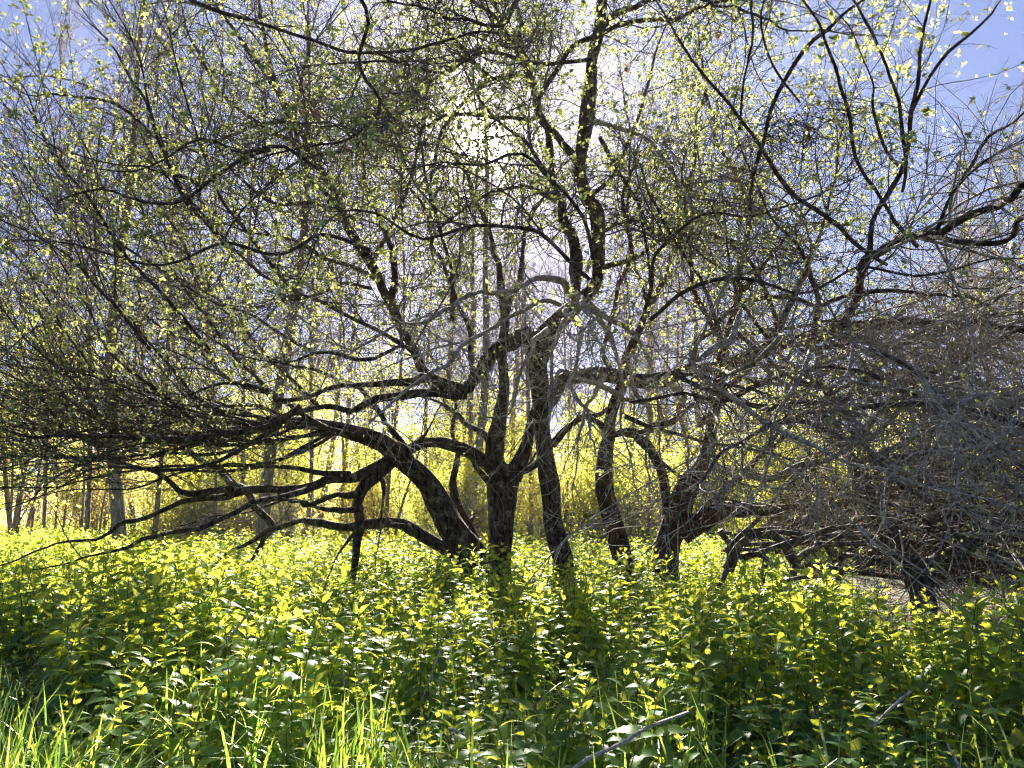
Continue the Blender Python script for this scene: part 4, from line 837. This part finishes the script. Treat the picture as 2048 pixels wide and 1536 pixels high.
for k, (a, b) in enumerate((((1865, 1120), (1915, 1180)), ((1870, 1135), (1940, 1195)), ((1820, 1090), (1870, 1160)), ((1890, 1160), (1960, 1140)), ((1905, 1080), (1895, 1150)), ((1950, 1090), (2010, 1200)), ((1800, 1060), (1799, 1150)))):
    stalk([(*a, 5), ((a[0] + b[0]) / 2 + 5, (a[1] + b[1]) / 2, 5), (*b, 3)], (5.4, 5.1), 'pale dry reed stem leaning in front of the collapsed tree', grp='dry stems before the collapsed tree')
dm = MB(); n = 130; y = rg.uniform(2.4, 11, n) ; x = rg.uniform(-.7, .7, n) * y; K = 7; t = np.linspace(0, 1, K); h = rg.uniform(.35, .8, n)[:, None]; a = rg.uniform(0, 6.3, n)[:, None]; ln = rg.uniform(.05, .9, n)[:, None]
path = np.stack([x[:, None] + np.cos(a) * ln * h * t, y[:, None] + np.sin(a) * ln * h * t, h * t * (1 - .2 * ln)], -1) + wob(rg, n, K, .008)
tubes(dm, path, rg.uniform(.0012, .003, (n, 1)) * np.linspace(1, .5, K)[None], sides=4)
n = 700; y = rg.uniform(5.4, 9.5, n); x = rg.uniform(2.0, 6.3, n); K = 5; dv = unit(rg.normal(0, 1, (n, 3)) * [1, 1, .12]); L_ = rg.uniform(.2, .9, n)
path = np.stack([x, y, hgt(x, y) + rg.uniform(.01, .22, n)], -1)[:, None] + dv[:, None] * (L_[:, None] * np.linspace(0, 1, K))[..., None] + wob(rg, n, K, .015)
tubes(dm, path, rg.uniform(.002, .006, (n, 1)) * np.linspace(1, .5, K)[None], sides=4)
tag(dm.link('dry_stems', M['dry']), 'thin dry tan stems and fallen twigs scattered among and behind the nettles', 'dry stems', kind='stuff')
# withered leaves and old fruit mummies still hanging in the crown
for (a, b, w_, dd, lb_) in ((1435, 68, 26, 4.0, 'at the top, largest and most orange, against open sky'), (1255, 132, 18, 4.6, 'near the top beside the main upright limb'), (628, 222, 30, 4.4, 'pale grey-brown, uppermost on the left'),
                         (602, 215, 20, 4.4, 'small pale, left of the larger one'), (695, 295, 18, 4.6, 'small and round below the pale pair'), (590, 282, 20, 4.5, 'grey, under the pale pair')):
    m_ = MB(); n = 9; c = P(a, b, dd); sz = w_ * dd / FOC; dv = unit(rg.normal(0, 1, (n, 3)) - [0, 0, .5])
    scatter(m_, LEAF, frames(dv, .8, rg), c + rg.normal(0, sz * .15, (n, 3)), np.full(n, sz * .8), rg.random(n))
    o = m_.link('withered_leaf_cluster', M['withered']); tag(o, 'withered leaf cluster, ' + lb_, 'dead leaves', 'withered leaf clusters in the crown')
# dead vine matted over the limb at the upper right
vn = MB(); c = P(1575, 262, 5.0); n = 150
st = c + rg.normal(0, 1, (n, 3)) * [.20, .16, .07]; K = 12; dirs = unit(rg.normal(0, 1, (n, 3)) * [1, .8, .3] + [0, 0, .25]); path = np.empty((n, K, 3)); path[:, 0] = st
L = rg.uniform(.25, .75, n); w_ = wob(rg, n, K, .4); d_ = dirs
for k in range(1, K): d_ = unit(d_ + w_[:, k] * .6 + np.array([0, 0, -.24])); path[:, k] = path[:, k - 1] + d_ * (L / K)[:, None]
tubes(vn, path, np.linspace(.003, .0012, K)[None] * rg.uniform(.7, 1.3, (n, 1)), sides=3)
n = 160; kk = rg.integers(0, len(path), n); dv = unit(rg.normal(0, 1, (n, 3)) - [0, 0, .6])
tag(vn.link('dead_vine', M['bark_red']), 'dark brown mat of dead vine drooping over a limb at the upper right', 'vine')
# ------------------------------------------------------------------ far thicket closing the view under the wood, and spring haze
tb, lv = MB(), MB(); rf = np.random.default_rng(77)
n = 1300; cy_ = rf.uniform(22, 60, n); cx_ = rf.uniform(-.85, .85, n) * cy_; chh = rf.gamma(1.9, 1.0, n); k = 110
cl = np.repeat(np.arange(n), k); off = rf.normal(0, 1, (n * k, 3)) * [.8, .8, .55]
ps = np.stack([cx_[cl], cy_[cl], np.minimum(chh[cl], 6.5)], -1) + off; ok = ps[:, 2] > .1
left = cx_[cl] / cy_[cl] < -.50; ok &= ~left | (rf.random(n * k) < .55)
ps = ps[ok]; ld = left[ok]; dv = unit(rf.normal(0, 1, (len(ps), 3)) + [0, 0, .2]); fr_ = frames(dv, .6, rf); szz = rf.uniform(.06, .14, len(ps)); rv = rf.random(len(ps))
scatter(lv, LEAF_S, fr_[~ld], ps[~ld], szz[~ld], rv[~ld], 0); scatter(lv, LEAF_S, fr_[ld], ps[ld], szz[ld], rv[ld], 1)
n = 900; y = rf.uniform(24, 62, n); x = rf.uniform(-.85, .85, n) * y; K = 5; h = rf.gamma(2.5, 1.1, n) + .6
t = np.linspace(0, 1, K); path = np.stack([x[:, None] + rf.normal(0, .18, (n, 1)) * h[:, None] * t, y[:, None] + 0 * t, h[:, None] * t], -1) + wob(rf, n, K, .06)
tubes(lv, path, (.006 + .012 * rf.random((n, 1))) * np.linspace(1, .4, K)[None], sides=3, mi=2)
tag(lv.link('far_thicket', [M['leaf_bg'], M['leaf_gold'], M['twig_far']]), 'sunlit yellow-green thicket filling the far wood', 'thicket', kind='stuff')
hm = bpy.data.materials.new('spring_haze'); hm.use_nodes = True; t = hm.node_tree; t.nodes.clear()
o_ = t.nodes.new('ShaderNodeOutputMaterial'); pv = t.nodes.new('ShaderNodeVolumePrincipled')
pv.inputs['Color'].default_value = (.95, .95, 1, 1); pv.inputs['Density'].default_value = .0003; pv.inputs['Anisotropy'].default_value = .6
t.links.new(pv.outputs[0], o_.inputs['Volume'])
b = MB(); x0, x1, y0, y1, z0, z1 = -90, 90, -8, 95, -1.2, 20
b.add([[x0, y0, z0], [x1, y0, z0], [x1, y1, z0], [x0, y1, z0], [x0, y0, z1], [x1, y0, z1], [x1, y1, z1], [x0, y1, z1]],
      [np.array([[0, 3, 2, 1], [4, 5, 6, 7], [0, 1, 5, 4], [1, 2, 6, 5], [2, 3, 7, 6], [3, 0, 4, 7]])])
tag(b.link('haze', hm, smooth=False), 'thin pale spring haze between the trees', 'haze', kind='stuff')
